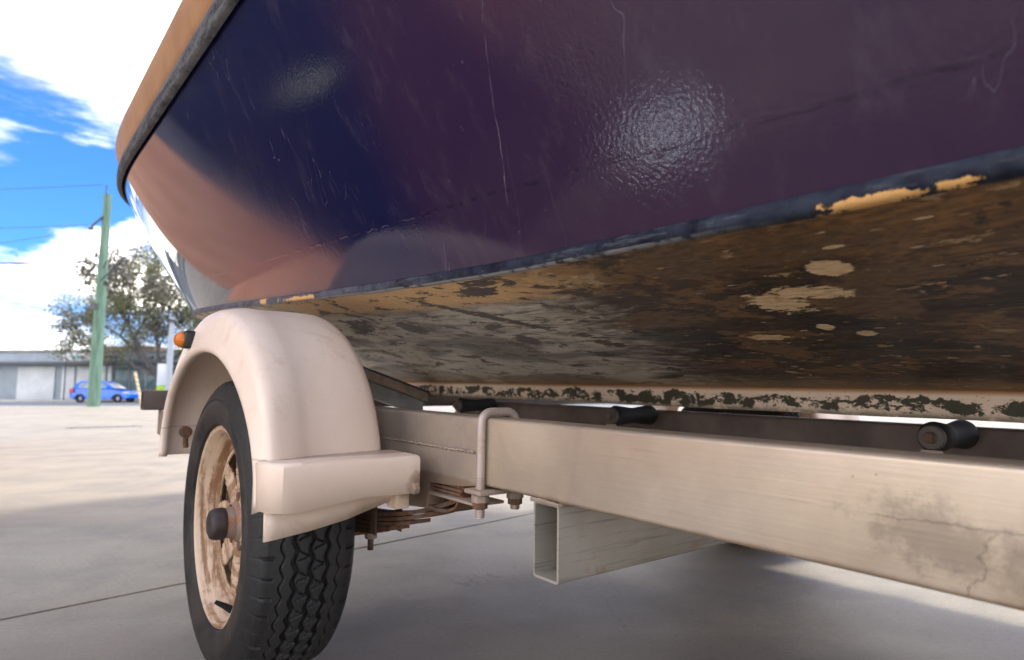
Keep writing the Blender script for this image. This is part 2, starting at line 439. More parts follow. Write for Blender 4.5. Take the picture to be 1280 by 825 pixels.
def bottom_mat(n):
    v, L, t, k = hullco(n)
    w_ = (L - .5) * (1 / .75)
    lv = n.vec(L * 3.2, t, 0.0)                      # patches run along the hull
    wob3 = n.noise(n.vec(L * 2.2, t, 1.0), 60, 6, .7); wob = n.noise(lv, 16, 6, .65); wob2 = n.noise(lv, 42, 5, .7); big = n.noise(lv, 2.6, 6, .6, .4)
    g1 = n.noise(n.vec(L * 9, t * 1.7, 0.0), 4.6, 8, .66, .5)
    c = n.mix(n.step(big + (wob - .5) * .3, .36, .66), (.008, .006, .005), (.055, .028, .013))
    c = n.mix(n.step(g1, .45, .75) * .4, c, (.15, .10, .06))
    # pale film, more towards the stern
    ws = n.step(t - L * .25 + (wob - .5) * .6, .40, .66)
    smoke = n.step(n.noise(n.vec(L * 2.6, t, 2.0), 3.2, 3, .5, .6), .46, .62)
    film = ws * n.step(g1 + (wob2 - .5) * .4 + n.step(w_, .3, .95) * .10 + n.step(t, 1.0, 2.0) * .12, .27, .58) * (1 - smoke * .72)
    c = n.mix(film * .9, c, n.mix(wob, (.60, .54, .43), (.88, .83, .70)))
    # brown varnish strip near the chine at the near end, ochre strip further on
    nr = n.step(w_ + (wob - .5) * .16, .20, .05)
    c = n.mix(nr * .8, c, n.mix(n.step(wob2, .35, .65), (.10, .045, .014), (.36, .18, .055)))
    och = n.step(w_ + (wob - .5) * .10, .17, .11) * n.step(t + (wob - .5) * .12, .50, .72)
    c = n.mix(och, c, n.mix(n.step(wob2, .3, .7), (.64, .37, .13), (.82, .53, .22)))
    pale = n.step(t + (wob - .5) * .2, 1.45, 1.7) * n.step(w_, .4, .1)
    c = n.mix(pale * .7, c, (.52, .44, .29))
    # large ragged brown and tan areas over near black at the near end
    rag = n.noise(n.vec(L * 2.0, t * 1.15, 5.5), 6.0, 8, .72, .5)
    nearm = n.step(t - L * .2, .75, .35)
    c = n.mix(n.step(rag, .515, .535) * nearm * .9, c, n.mix(n.step(wob2, .32, .62), (.055, .026, .011), (.27, .145, .055)))
    c = n.mix(n.step(rag, .405, .385) * nearm * .9, c, (.006, .005, .004))
    tanp = n.step(n.noise(n.vec(L * 2.2, t * 1.3, 8.5), 10.0, 8, .74, .4), .605, .62)
    c = n.mix(tanp * nearm * n.step(wob2, .30, .42), c, n.mix(wob3, (.26, .16, .075), (.66, .47, .25)))
    # dark brown flaked islands
    isl = n.step(n.noise(n.vec(L * 2.4, t * 1.1, 4.0), 9.5, 8, .7, .35), .55, .575)
    c = n.mix(isl * n.step(t, .0, .5), c, n.mix(n.step(wob2, .4, .6), (.018, .010, .006), (.10, .052, .020)))
    for (a, b, rx, ry, ro, am) in ((1.50, .69, .13, .03, .35, 1.1), (1.28, .71, .06, .035, .5, .7), (.93, .665, .13, .018, -.95, .6), (.75, .525, .045, .014, 0, .6), (.80, .555, .05, .02, .2, .6), (1.0, .82, .04, .03, .6, .6)):
        bl = n.blob(t, L, a, b, rx, ry, ro, wob * .5 + wob2 * .5, am * 3, .07)
        c = n.mix(bl, c, n.mix(n.step(wob2, .4, .6), (.016, .009, .005), (.075, .038, .015)))
    # brown rubbed patches at the near end
    for (a, b, rx, ry, ro, am) in ((.308, .732, .040, .075, .1, .35), (.42, .55, .060, .050, 0, .55), (.30, .56, .10, .035, 0, .5), (.25, .66, .06, .03, 0, .6), (.60, .75, .08, .03, 0, .7)):
        bl = n.blob(t, L, a, b, rx, ry, ro, wob * .4 + wob3 * .6, am * 3.5, .1)
        c = n.mix(bl * n.step(wob2, .25, .5), c, n.mix(n.step(wob2, .3, .6), (.24, .135, .055), (.10, .055, .025)))
    # exposed cream primer chips
    chips = n.step(n.voro(lv, 19) + (wob2 - .5) * .5 + (wob3 - .5) * .3, .125, .10) * n.step(n.noise(lv, 3.2, 3), .42, .56)
    cc = (.86, .68, .43)
    for (a, b, rx, ry, ro, am) in ((.298, .625, .021, .022, 0, .16), (.350, .690, .046, .020, -.3, .5), (.400, .715, .030, .036, .2, .5), (.40, .825, .011, .014, 0, .2), (.365, .862, .012, .012, 0, .2),
                               (.50, .86, .03, .014, 0, .4), (.27, .575, .010, .004, 0, .3)):
        chips = chips.max(n.blob(t, L, a, b, rx, ry, ro, wob3 * .6 + wob2 * .4, am * 4.5, .05))
    fl = n.step(n.noise(n.vec(L * 3, t, 7.0), 46, 7, .75), .635, .65) * n.step(n.noise(lv, 5, 3), .45, .6)
    c = n.mix(fl * .9, c, (.50, .33, .15))
    c = n.mix(chips, c, n.mix(n.step(wob2, .3, .7), cc, (.62, .40, .19)))
    # orange tide line above the keel
    kl = n.step(w_, .93, .985)
    c = n.mix(kl * .9, c, (.30, .13, .03))
    kz = n.step(w_ + (wob - .5) * .1, .80, .93) * n.step(t, -.2, .6)
    c = n.mix(kz * .45, c, (.32, .23, .12))
    h = wob * .7 + wob2 * .5 + isl * .5 - chips * .7 + n.noise(v, 150, 4) * .25
    return dict(col=c, rough=.30 + wob2 * .30 + chips * .25, normal=n.bump(h, .9, .0018), ior=1.42, spec=.42)
def bot_fn(u, v, s):
    _, (tc, bc) = station(u)
    kc = interp(KY, tc) - .006
    tk = min(tc, 3.1); kk = -.004 + max(0, -3. - tc) * .2 + max(0, tc - 2.9) * .2
    h = (bc * .745) * (1 - v) + .018 * v * min(1, bc * 3)
    tt = tc * (1 - v) + tk * v
    return Vector((1.25 - s * h, tt, kc + (kk - kc) * v))
skin('bottom', bot_fn, 16, material('peeling_antifoul', bottom_mat))

def keel_mat(n):
    v, L, t, k = hullco(n)
    a = n.noise(n.vec(t * 1.0, k * 1.6, L), 22, 7, .7, .3); b = n.noise(v, 120, 4, .7)
    c = n.mix(n.noise(v, 18, 4), (.74, .55, .40), (.82, .66, .51))
    hi = n.m('MULTIPLY', n.step(k, -.055, -.038), n.step(k, -.008, -.022))
    mould = n.step(a * .75 + n.noise(v, 60, 5, .7) * .25 + (hi - .5) * .14 + (n.noise(n.vec(t, 0.0, 3.0), 2.3, 3) - .5) * .22, .535, .57)
    c = n.mix(mould, c, n.mix(b, (.028, .030, .016), (.075, .065, .035)))
    c = n.mix(n.step(k, -.038, -.050) * n.step(a, .3, .5) * .75, c, (.07, .075, .045))
    c = n.mix(n.step(k, -.014, -.004), c, (.34, .14, .035))
    dots = n.step(n.voro(v, 120), .16, .10)
    c = n.mix(dots * .8, c, (.06, .04, .02))
    return dict(col=c, rough=.6, normal=n.bump(a + b * .4, 1, .0015))
vs, fs = [], []
ts_ = [-4.6 + i * .05 for i in range(155)]
prof = [(-.020, .006), (-.020, -.046), (-.016, -.052), (.016, -.052), (.020, -.046), (.020, .006)]
for t in ts_:
    ext = max(0, -3. - t) * .2 + max(0, t - 2.9) * .15
    for (o, k) in prof: vs.append(T((1.25 + o, t, k + ext + noise.noise(Vector((t * 6, o * 40, k * 20))) * .0015)))
for i in range(len(ts_) - 1):
    for j in range(5): a = i * 6 + j; fs.append((a, a + 1, a + 7, a + 6))
fs.append(tuple(range(6))); fs.append(tuple(range(len(vs) - 6, len(vs)))[::-1])
bm = bmesh.new(); me = mesh('keel', vs, fs); bm.from_mesh(me)
from_bm('keel', bm, material('mouldy_cream_keel', keel_mat), boat, True)

# ================================================================ TRAILER
TO = Vector((.40, 1.30, -.545))
trailer = empty('boat_trailer', W(*TO), 'dusty pinkish aluminium boat trailer with rusty running gear and fibreglass mudguard', 'trailer', rot=FRAME.to_euler())
def P(a): return Vector(a) - TO
def tb(name, a, b, mat, bev=.003, seg=2, parent=trailer): return box(name, P(a), P(b), mat, parent, bev, seg)
def alu(n):
    v = n.coord(); x, y, z = n.xyz(v)
    a = n.noise(v, 5, 6, .6); sc = n.noise(n.vec(x * 3, y * .8, z * 30), 9, 6, .7, .15)
    c = n.mix(n.step(a, .3, .7), (.43, .35, .27), (.575, .475, .37))
    c = n.mix(n.step(n.noise(v, 2.3, 5, .6), .55, .75) * .5, c, (.52, .40, .22))
    c = n.mix(n.step(n.noise(v, 3.4, 6, .7, .5), .52, .72) * .4, c, (.34, .275, .235))
    c = n.mix(n.step(sc, .60, .70) * .35, c, (.26, .20, .17))
    sp = n.step(n.voro(v, 60), .07, .03) * n.step(n.noise(v, 9, 3), .52, .65)
    c = n.mix(sp * .7, c, (.10, .06, .04))
    # dark crack stain beyond the tube
    tt = y + TO.y; kk = z + TO.z
    wb = n.noise(v, 24, 5, .7)
    ln = n.step(n.m('ABSOLUTE', (kk + .102) + (wb - .5) * .016), .0013, .0004) * n.step(tt, .245, .225)
    l2 = n.step(n.m('ABSOLUTE', (tt - .165) + (kk + .13) * .55 + (wb - .5) * .05), .0012, .0004) * n.step(kk, -.098, -.104)
    l3 = n.step(n.m('ABSOLUTE', (tt - .12) - (kk + .13) * .25 + (wb - .5) * .06), .0016, .0004) * n.step(kk, -.104, -.110)
    c = n.mix(ln.max(l2).max(l3) * .35, c, (.035, .025, .02))
    c = n.mix(n.blob(tt, kk, .19, -.115, .05, .022, .2, n.noise(v, 40, 6, .75), 1.6, .5) * .4, c, (.07, .055, .045))
    c = n.mix(n.blob(tt, kk, .135, -.140, .018, .03, .3, n.noise(v, 50, 6, .75), 1.6, .6) * .28, c, (.08, .06, .05))
    far_ = n.step(tt + (n.noise(v, 7, 5) - .5) * .3, .76, .90) * n.step(n.noise(v, 5, 6, .7), .30, .6)
    c = n.mix(far_ * .75, c, (.26, .215, .19))
    edge = n.step(kk + (wb - .5) * .012, -.146, -.1525)
    c = n.mix(edge * .5, c, (.22, .12, .06))
    return dict(col=c, rough=.36 + (a - .5) * .25, metal=.45, normal=n.bump(sc * .5 + n.noise(v, 60, 4) * .5, .6, .0008))
ALU = material('dusty_aluminium', alu)
def alug(n):
    v = n.coord(); x, y, z = n.xyz(v)
    sc = n.noise(n.vec(x * 1.2, y * 3, z * 34), 7, 6, .7, .15); a = n.noise(v, 6, 5)
    c = n.mix(n.step(a, .3, .7), (.33, .30, .25), (.44, .405, .34))
    c = n.mix(n.step(sc, .52, .66) * .55, c, (.15, .145, .13))
    c = n.mix(n.step(n.noise(v, 18, 5), .6, .7) * .6, c, (.34, .22, .12))
    return dict(col=c, rough=.5, metal=.35, normal=n.bump(sc, .6, .0008))
ALUG = material('grey_scratched_aluminium', alug)
def rusty(n):
    v = n.coord(); c, f, b = rust_on(n, (.14, .105, .085), .40, 22, (.085, .038, .018))
    return dict(col=c, rough=.85, normal=n.bump(b + f * .4, 1, .0012))
RUST = material('rusty_spring_steel', rusty)
def galv(n):
    c, f, b = rust_on(n, (.36, .28, .22), .56, 30, (.16, .075, .035))
    return dict(col=c, rough=.6, metal=.3, normal=n.bump(b, .6, .0006))
GALV = material('dull_galvanised_steel', galv)
DARK = plain('dark_weathered_beam', (.12, .09, .075), .65, .1, .3, 9)
BLK = plain('black_rubber_roller', (.008, .008, .009), .8, 0, .3, 20)

def rect_tube(name, a, b, wall, axis, mat, parent=trailer):
    """hollow box section from corner a to b, open along axis (0 = X, 1 = Y)"""
    bm = bmesh.new(); a = P(a); b = P(b)
    o1 = 1 - axis
    def ring(s, ins, r=0):
        lo = [a[o1] + ins, a[2] + ins]; hi = [b[o1] - ins, b[2] - ins]
        r = .005 if not ins else .0025
        pts = []
        for cx_, cy_, q0 in ((hi[0] - r, hi[1] - r, 0), (lo[0] + r, hi[1] - r, 90), (lo[0] + r, lo[1] + r, 180), (hi[0] - r, lo[1] + r, 270)):
            for q in (0, 30, 60, 90): pts.append((cx_ + r * math.cos(R(q0 + q)), cy_ + r * math.sin(R(q0 + q))))
        out = []
        for p in pts:
            v = [0, 0, p[1]]; v[axis] = s; v[o1] = p[0]; out.append(bm.verts.new(v))
        return out
    r = [ring(a[axis], 0), ring(b[axis], 0), ring(b[axis], wall), ring(a[axis], wall)]
    for i in range(4):
        p, q = r[i], r[(i + 1) % 4]
        for j in range(16): bm.faces.new((p[j], p[(j + 1) % 16], q[(j + 1) % 16], q[j]))
    return from_bm(name, bm, mat, parent, True, 35)

rail = rect_tube('side_rail', (.559, -4.4, -.1535), (.609, 2.06, -.0535), .004, 1, ALU)
rect_tube('side_rail', (1.90, -4.4, -.225), (1.95, 2.06, -.125), .004, 1, ALU)
rect_tube('centre_beam', (1.350, -4.6, -.178), (1.400, 2.06, -.0690), .004, 1, DARK)
rect_tube('crossmember', (.5595, .615, -.2545), (1.9495, .665, -.1555), .0035, 0, ALUG)
rect_tube('crossmember', (.5595, -1.2, -.2545), (1.9495, -1.15, -.1555), .0035, 0, ALUG)
bm = bmesh.new(); add_box(bm, P((.56, .66, -.157)), P((.608, .668, -.152)), .001)
# weld beads where the crossmember meets the rail
def weld(a, b, r=.0028):
    bm = bmesh.new(); a = Vector(a); b = Vector(b); n_ = int((b - a).length / .0035)
    pts = [P(a.lerp(b, i / n_)) + Vector((random.uniform(-.0006, .0006), 0, random.uniform(-.0008, .0008))) for i in range(n_ + 1)]
    add_tube(bm, pts, [r * random.uniform(.75, 1.25) for _ in pts], 6)
    return from_bm('weld_bead', bm, GALV, trailer, True)
bm.free()
weld((.5585, .612, -.1548), (.5585, .668, -.1548)); weld((.559, .6135, -.1545), (.61, .6135, -.1545))
# rear crossmember, its bracket and the number plate post
rect_tube('rear_crossmember', (.30, 2.065, -.093), (2.2, 2.115, -.038), .004, 0, DARK)
tb('tail_bracket', (.345, 2.07, -.165), (.352, 2.11, -.0935), GALV)
# sloping bunk with blue carpet
bm = bmesh.new()
pl = [(.60, .142), (1.155, -.040)]
def prism(name, top, thick, t0, t1, mat):
    bm = bmesh.new(); (l0, k0), (l1, k1) = top
    q = [(l0, k0), (l1, k1), (l1, k1 - thick), (l0, k0 - thick)]
    va = [bm.verts.new(P((a, t0, b))) for a, b in q]; vb = [bm.verts.new(P((a, t1, b))) for a, b in q]
    bm.faces.new(va); bm.faces.new(vb[::-1])
    for i in range(4): bm.faces.new((va[i], vb[i], vb[(i + 1) % 4], va[(i + 1) % 4]))
    bmesh.ops.bevel(bm, geom=bm.edges[:], offset=.0015, segments=2, affect='EDGES')
    return from_bm(name, bm, mat, trailer, True)
prism('bunk_carpet', ((.60, .1445), (1.158, -.0375)), .004, 1.945, 2.052, plain('navy_bunk_carpet', (.012, .018, .06), .95, 0, .3, 60, .001, 300))
prism('bunk_plank', ((.60, .1400), (1.155, -.0420)), .030, 1.95, 2.045, plain('grey_bunk_timber', (.22, .17, .13), .8, 0, .3, 30))
prism('bunk_arm', ((.60, .1095), (1.150, -.0725)), .05, 1.975, 2.02, plain('galvanised_arm', (.26, .265, .26), .55, .4))
bm.free()
# keel rollers with end caps on brackets
for t in (-1.6, -.9, -.25, .405, 1.105, 1.80):
    c = P((1.18, t, -.080))
    lathe_x('keel_roller', [(.0, .0), (.0, .017), (.004, .023), (.012, .0255), (.045, .022), (.075, .019), (.105, .022), (.138, .0255), (.146, .023), (.15, .017), (.15, 0)], BLK, trailer, c, 40)
    lathe_x('roller_cap', [(-.008, 0), (-.008, .008), (-.004, .010), (-.004, .018), (-.001, .0205), (.003, .0205)], plain('grey_roller_cap', (.085, .07, .06), .5, 0, .2, 40), trailer, c, 32)
    hex_nut('roller_bolt', c + Vector((-.012, 0, 0)), .008, .009, RUST, trailer, 'X')
    bm = bmesh.new(); add_box(bm, c + Vector((-.0035, -.016, -.09)), c + Vector((-.0005, .016, -.02)), .001)
    from_bm('roller_bracket', bm, GALV, trailer)

# doubler plate, hanger, U bolt, leaf spring
PLT = ALU
bm = bmesh.new()
pts = [(.793, -.108), (.790, -.1545), (.83, -.160), (.93, -.165), (.935, -.209), (1.00, -.215), (1.25, -.205), (1.30, -.11)]
va = [bm.verts.new(P((.5545, t, k))) for t, k in pts]; vb = [bm.verts.new(P((.5588, t, k))) for t, k in pts]
bm.faces.new(va); bm.faces.new(vb[::-1])
for i in range(len(pts)): bm.faces.new((va[i], vb[i], vb[(i + 1) % len(pts)], va[(i + 1) % len(pts)]))
bmesh.ops.bevel(bm, geom=bm.edges[:], offset=.0012, segments=2, affect='EDGES')
from_bm('hanger_plate', bm, PLT, trailer, True)
weld((.5545, .80, -.1055), (.5545, 1.28, -.107), .0018)
# hanger box: inner plate, bottom lip
tb('hanger_cheek', (.598, .90, -.205), (.602, 1.1, -.154), GALV, .001)
tb('hanger_cheek', (.5548, .932, -.2092), (.600, .937, -.1540), ALU, .001)
bm = bmesh.new()
hp = [(.936, -.2088), (.905, -.2098), (.872, -.207), (.852, -.199), (.842, -.188)]
for i in range(len(hp) - 1):
    (a, b), (c_, d_) = hp[i], hp[i + 1]
    q = [bm.verts.new(P(p_)) for p_ in ((.556, a, b), (.606, a, b), (.606, c_, d_), (.556, c_, d_), (.556, a, b + .005), (.606, a, b + .005), (.606, c_, d_ + .005), (.556, c_, d_ + .005))]
    for f_ in ((0, 1, 2, 3), (4, 7, 6, 5), (0, 4, 5, 1), (1, 5, 6, 2), (2, 6, 7, 3), (3, 7, 4, 0)): bm.faces.new([q[z_] for z_ in f_])
bmesh.ops.remove_doubles(bm, verts=bm.verts, dist=1e-5)
from_bm('hanger_lip', bm, RUST, trailer, True)
tb('slipper_plate', (.552, .79, -.1845), (.606, .925, -.1800), GALV, .001)
for i in range(3):
    tb('spring_end', (.560, .845 - i * .006, -.1785 + i * .0062), (.602, .93, -.1735 + i * .0062), RUST, .001)
# U bolt over the rail
UB = material('ubolt_steel', lambda n: dict(zip(('col', 'rough', 'metal'), (rust_on(n, (.46, .38, .33), .60, 22, (.20, .10, .05))[0], .5, .35))))
pts = []
for k in (-.198, -.19, -.18, -.15, -.12, -.09, -.07): pts.append((.5515, .777, k))
for q in range(0, 91, 15): pts.append((.5515 + .017 * (1 - math.cos(R(q))), .777, -.062 + .017 * math.sin(R(q))))
for q in range(90, -1, -15): pts.append((.6165 - .017 * (1 - math.cos(R(q))), .777, -.062 + .017 * math.sin(R(q))))
for k in (-.09, -.13, -.17, -.185, -.192): pts.append((.6165, .777, k))
ub = tube('u_bolt', [P(p) for p in pts], .0065, UB, trailer, 14)
for L in (.5515, .6165):                 # cut threads as small rings
    bm = bmesh.new()
    for i in range(18):
        k = -.140 - i * .0032
        if L > .6: k = -.150 - i * .0023
        add_tube(bm, [P((L, .777, k)), P((L, .777, k - .0012))], .0074, 12)
    from_bm('bolt_thread', bm, GALV, ub, True)
tb('u_bolt_plate', (.536, .755, -.163), (.632, .797, -.1565), GALV, .0015)
for L in (.5515, .6165):
    hex_nut('nut', P((L, .777, -.1700)), .0135, .011, GALV, trailer)
    hex_nut('nut', P((L, .777, -.1800)), .0115, .009, RUST, trailer)
# leaf pack: curved leaves dipping to the axle
for i in range(5):
    half = .46 - i * .075 if i else .47
    bm = bmesh.new(); n_ = 24; rings = []
    for q in range(n_ + 1):
        t = 1.31 + half * (q / n_ * 2 - 1); k = -.262 - i * .0085 + .085 * ((t - 1.31) / .47) ** 2
        rings.append([bm.verts.new(P((l, t, kk))) for l, kk in ((.562, k), (.603, k), (.603, k - .007), (.562, k - .007))])
    for a, b in zip(rings, rings[1:]):
        for j in range(4): bm.faces.new((a[j], a[(j + 1) % 4], b[(j + 1) % 4], b[j]))
    bm.faces.new(rings[0]); bm.faces.new(rings[-1][::-1])
    from_bm('spring_leaf', bm, RUST, trailer)
tb('axle', (.50, 1.285, -.255), (2.10, 1.325, -.215), DARK, .004)
tb('axle_plate', (.545, 1.235, -.314), (.622, 1.385, -.307), RUST, .0015)
tb('axle_saddle', (.552, 1.25, -.256), (.614, 1.36, -.262 + .012), RUST, .0015)
for L in (.552, .613):
    for t in (1.255, 1.355):
        tube('axle_u_bolt', [P((L, t, -.20)), P((L, t, -.27)), P((L, t, -.352))], .0062, RUST, trailer, 10)
        hex_nut('nut', P((L, t, -.322)), .013, .013, GALV, trailer)
tb('rebound_clip', (.556, 1.12, -.29), (.559, 1.145, -.235), RUST, .001)
tb('rebound_clip', (.609, 1.12, -.29), (.612, 1.145, -.235), RUST, .001)
# shock-like grey flare behind the step
lathe_x('brake_backing', [(.0, .0), (.0, .05), (.004, .10), (.012, .118), (.02, .12)], plain('grey_backing_plate', (.13, .14, .14), .6, .3), trailer, P((.500, 1.30, -.272)), 48)

# ---- wheel
def wheel(parent, c, sx=1):
    wh = bpy.data.objects.new('wheel', None); COL.objects.link(wh); wh.parent = parent; wh.location = c
    if sx < 0: wh.rotation_euler = (0, 0, math.pi)
    def tyre_m(n):
        v = n.coord(); a = n.noise(v, 14, 6, .65); b = n.noise(v, 130, 4, .7)
        x, y, z = n.xyz(v); r = n.m('SQRT', y * y + z * z)
        dust = n.step(r, .236, .222) * n.step(a, .35, .62)
        c_ = n.mix(n.step(b, .3, .7), (.007, .0068, .0068), (.018, .017, .0165))
        c_ = n.mix(n.step(r, .2655, .2715) * .5, c_, (.034, .033, .032))
        c_ = n.mix(dust * .22, c_, (.13, .095, .07))
        return dict(col=c_, rough=.62 + (a - .5) * .3, normal=n.bump(b * .5 + a * .5, .5, .0006))
    TY = material('worn_black_tyre', tyre_m)
    # carcass profile: (x, r) from outer bead over the tread to the inner bead
    N = 900
    sw = [(.012, .1785), (.003, .1815), (-.007, .186), (-.012, .200), (-.0145, .2125), (-.0135, .225), (-.011, .2295), (-.012, .2325), (-.008, .243), (-.002, .2535), (.004, .2615)]
    tw0, tw1 = .010, .146
    nt_ = 96
    prof = list(sw)
    for j in range(nt_ + 1):
        x_ = tw0 + (tw1 - tw0) * j / nt_; q = (x_ - .078) / .068
        prof.append((x_, .2735 - .0075 * abs(q) ** 2.6))
    prof += [(.152, .2615), (.158, .2535), (.164, .243), (.168, .2325), (.1695, .2125), (.168, .200), (.166, .186), (.164, .1815), (.162, .1785)]
    prof = np.array(prof); M_ = len(prof)
    th = np.linspace(0, 2 * np.pi, N, endpoint=False)
    TH, XX = np.meshgrid(th, prof[:, 0], indexing='ij'); RR = np.tile(prof[:, 1], (N, 1))
    pit = 52.0
    ph = TH * pit / (2 * np.pi)
    tri = lambda p: np.abs((p % 1) * 2 - 1) * 2 - 1
    tri_s = lambda p: np.clip(tri(p) * 1.5, -1, 1)
    dep = np.zeros_like(RR)
    cen = [.058, .084, .110]
    for i, x0 in enumerate((.052, .078, .104)):
        d = np.abs(XX - (x0 + .0027 * tri_s(ph + .5 * (i % 2))))
        dep = np.maximum(dep, np.clip((.0044 - d) / .001, 0, 1) * .0095)
    # fine wavy sipe on the outer and inner ribs
    for x0 in (.032, .124):
        d = np.abs(XX - (x0 + .0028 * np.sin(2 * np.pi * ph * 1.0)))
        dep = np.maximum(dep, np.clip((.0016 - d) / .001, 0, 1) * .0042)
    # cross cuts on the two middle ribs
    for (xa, xb, sh_) in ((.0560, .0740, 0.), (.0820, .1000, .5)):
        inr = (XX > xa) & (XX < xb)
        fr = ((ph + sh_ + (XX - xa) * 9) % 1)
        d = np.abs(fr - .5)
        dep = np.where(inr, np.maximum(dep, np.clip((.05 - d) / .03, 0, 1) * .0045), dep)
        fr2 = ((ph + sh_ + .5 - (XX - xa) * 16) % 1); d2 = np.abs(fr2 - .5)
        dep = np.where(inr, np.maximum(dep, np.clip((.05 - d2) / .03, 0, 1) * .0045), dep)
    # notches cut into both shoulders
    fr = np.abs(((ph * 1.0 + .25) % 1) - .5)
    sho = ((XX > .004) & (XX < .021)) | ((XX > .138) & (XX < .153))
    dep = np.where(sho, np.maximum(dep, np.clip((.085 - fr) / .04, 0, 1) * .0045), dep)
    sid = (XX <= .0041) & (XX > -.009) & (RR > .24)
    dep = np.where(sid, dep + np.clip((.06 - fr) / .04, 0, 1) * .0012, dep)
    R2 = RR - dep
    co = np.stack([XX, R2 * np.cos(TH), R2 * np.sin(TH)], -1).reshape(-1, 3)
    ii, jj = np.meshgrid(np.arange(N), np.arange(M_ - 1), indexing='ij')
    a = ii * M_ + jj; b = ((ii + 1) % N) * M_ + jj
    f = np.stack([a, a + 1, b + 1, b], -1).reshape(-1, 4)
    me = bpy.data.meshes.new('tyre'); me.vertices.add(len(co)); me.vertices.foreach_set('co', co.ravel())
    me.loops.add(f.size); me.loops.foreach_set('vertex_index', f.ravel().astype(np.int32))
    me.polygons.add(len(f)); me.polygons.foreach_set('loop_start', np.arange(0, f.size, 4, dtype=np.int32))
    me.update(calc_edges=True); me.shade_smooth(); me.set_sharp_from_angle(angle=R(38))
    link('tyre', me, TY, wh)
    def rim_m(n):
        v = n.coord(); x, y, z = n.xyz(v); r = n.m('SQRT', y * y + z * z)
        ang_ = n.m('ARCTAN2', z, y); a = n.noise(n.vec(ang_ * .35, r * 26, x * 22), 2.2, 7, .7, .3); b = n.noise(v, 60, 5, .7)
        c_ = n.mix(n.noise(v, 20, 4), (.56, .40, .27), (.68, .51, .36))
        inn = n.step(x, .008, .03)
        f_ = n.step(a + (b - .5) * .3 + inn * .06, .46, .64)
        c_ = n.mix(f_ * .88, c_, n.mix(b, (.14, .055, .015), (.30, .14, .05)))
        c_ = n.mix(n.step(n.noise(v, 15, 5), .60, .68) * .6, c_, (.24, .22, .19))
        return dict(col=c_, rough=.55 + f_ * .25, normal=n.bump(b * .4 - f_ * .4, .8, .0008))
    RM = material('rust_stained_white_rim', rim_m)
    rp = [(.012, .182), (.004, .1835), (-.002, .181), (-.003, .177), (.001, .173), (.010, .1705), (.018, .166), (.024, .163), (.040, .1615), (.046, .157), (.052, .150), (.060, .148), (.085, .148)]
    rim = lathe_x('rim', rp, RM, wh, (0, 0, 0), 128, angle=60)
    rim.modifiers.new('thickness', 'SOLIDIFY').thickness = .0025
    # inner barrel
    lathe_x('rim_barrel', [(.085, .1475), (.12, .155), (.15, .165), (.165, .178)], RM, wh, (0, 0, 0), 96)
    # disc with ten tapered holes
    vs, fs = [], []
    K = 120; radii = [.052, .060, .070, .078, .088, .100, .112, .122, .130, .139, .1475]
    xs = [.043, .042, .041, .041, .040, .039, .038, .037, .037, .039, .050]
    for i in range(K):
        q = 2 * math.pi * (i) / K
        for r_, x_ in zip(radii, xs): vs.append((x_, r_ * math.cos(q), r_ * math.sin(q)))
    m_ = len(radii)
    for i in range(K):
        for j in range(m_ - 1):
            pos = (i % 15) - 7
            rr = (radii[j] + radii[j + 1]) / 2
            if .070 < rr < .131 and abs(pos) <= 1.4 + (rr - .075) * 75: continue
            a = i * m_ + j; b = ((i + 1) % K) * m_ + j; fs.append((a, a + 1, b + 1, b))
    me = mesh('wheel_disc', vs, fs); o = link('wheel_disc', me, RM, wh); me.shade_smooth()
    o.modifiers.new('thickness', 'SOLIDIFY').thickness = .004
    lathe_x('brake_drum', [(.125, .05), (.125, .128), (.075, .128), (.060, .118), (.058, .0)], plain('dark_drum', (.02, .016, .014), .8), wh, (0, 0, 0), 48)
    lathe_x('hub_face', [(.042, .056), (.036, .052), (.034, .048), (.034, .034)], RM, wh, (0, 0, 0), 48)
    lathe_x('hub', [(.060, .040), (.036, .040), (.030, .034), (.027, .029), (.012, .0275), (.010, .025)], material('hub_metal', lambda n: dict(col=rust_on(n, (.27, .19, .15), .5, 25)[0], rough=.6, metal=.2)), wh, (0, 0, 0), 48)
    lathe_x('hub_cap', [(.013, .0270), (.011, .0288), (.005, .0295), (-.006, .0285), (-.013, .0255), (-.016, .018), (-.017, .0)], plain('dark_rubber_cap', (.040, .028, .026), .6, 0, .4, 40), wh, (0, 0, 0), 48)
    for i in range(5):
        q = 2 * math.pi * (i + .3) / 5
        o = hex_nut('wheel_nut', Vector((.040, .047 * math.cos(q), .047 * math.sin(q))), .0095, .016, RUST, wh, 'X')
    tube('valve_stem', [(.030, -.015, -.158), (.016, -.014, -.148), (.000, -.012, -.138)], [.007, .0055, .0035], BLK, wh, 10)
    return wh
WC = P((.322, 1.30, -.272))
wheel(trailer, WC)
wheel(trailer, P((2.12, 1.30, -.272)), -1)

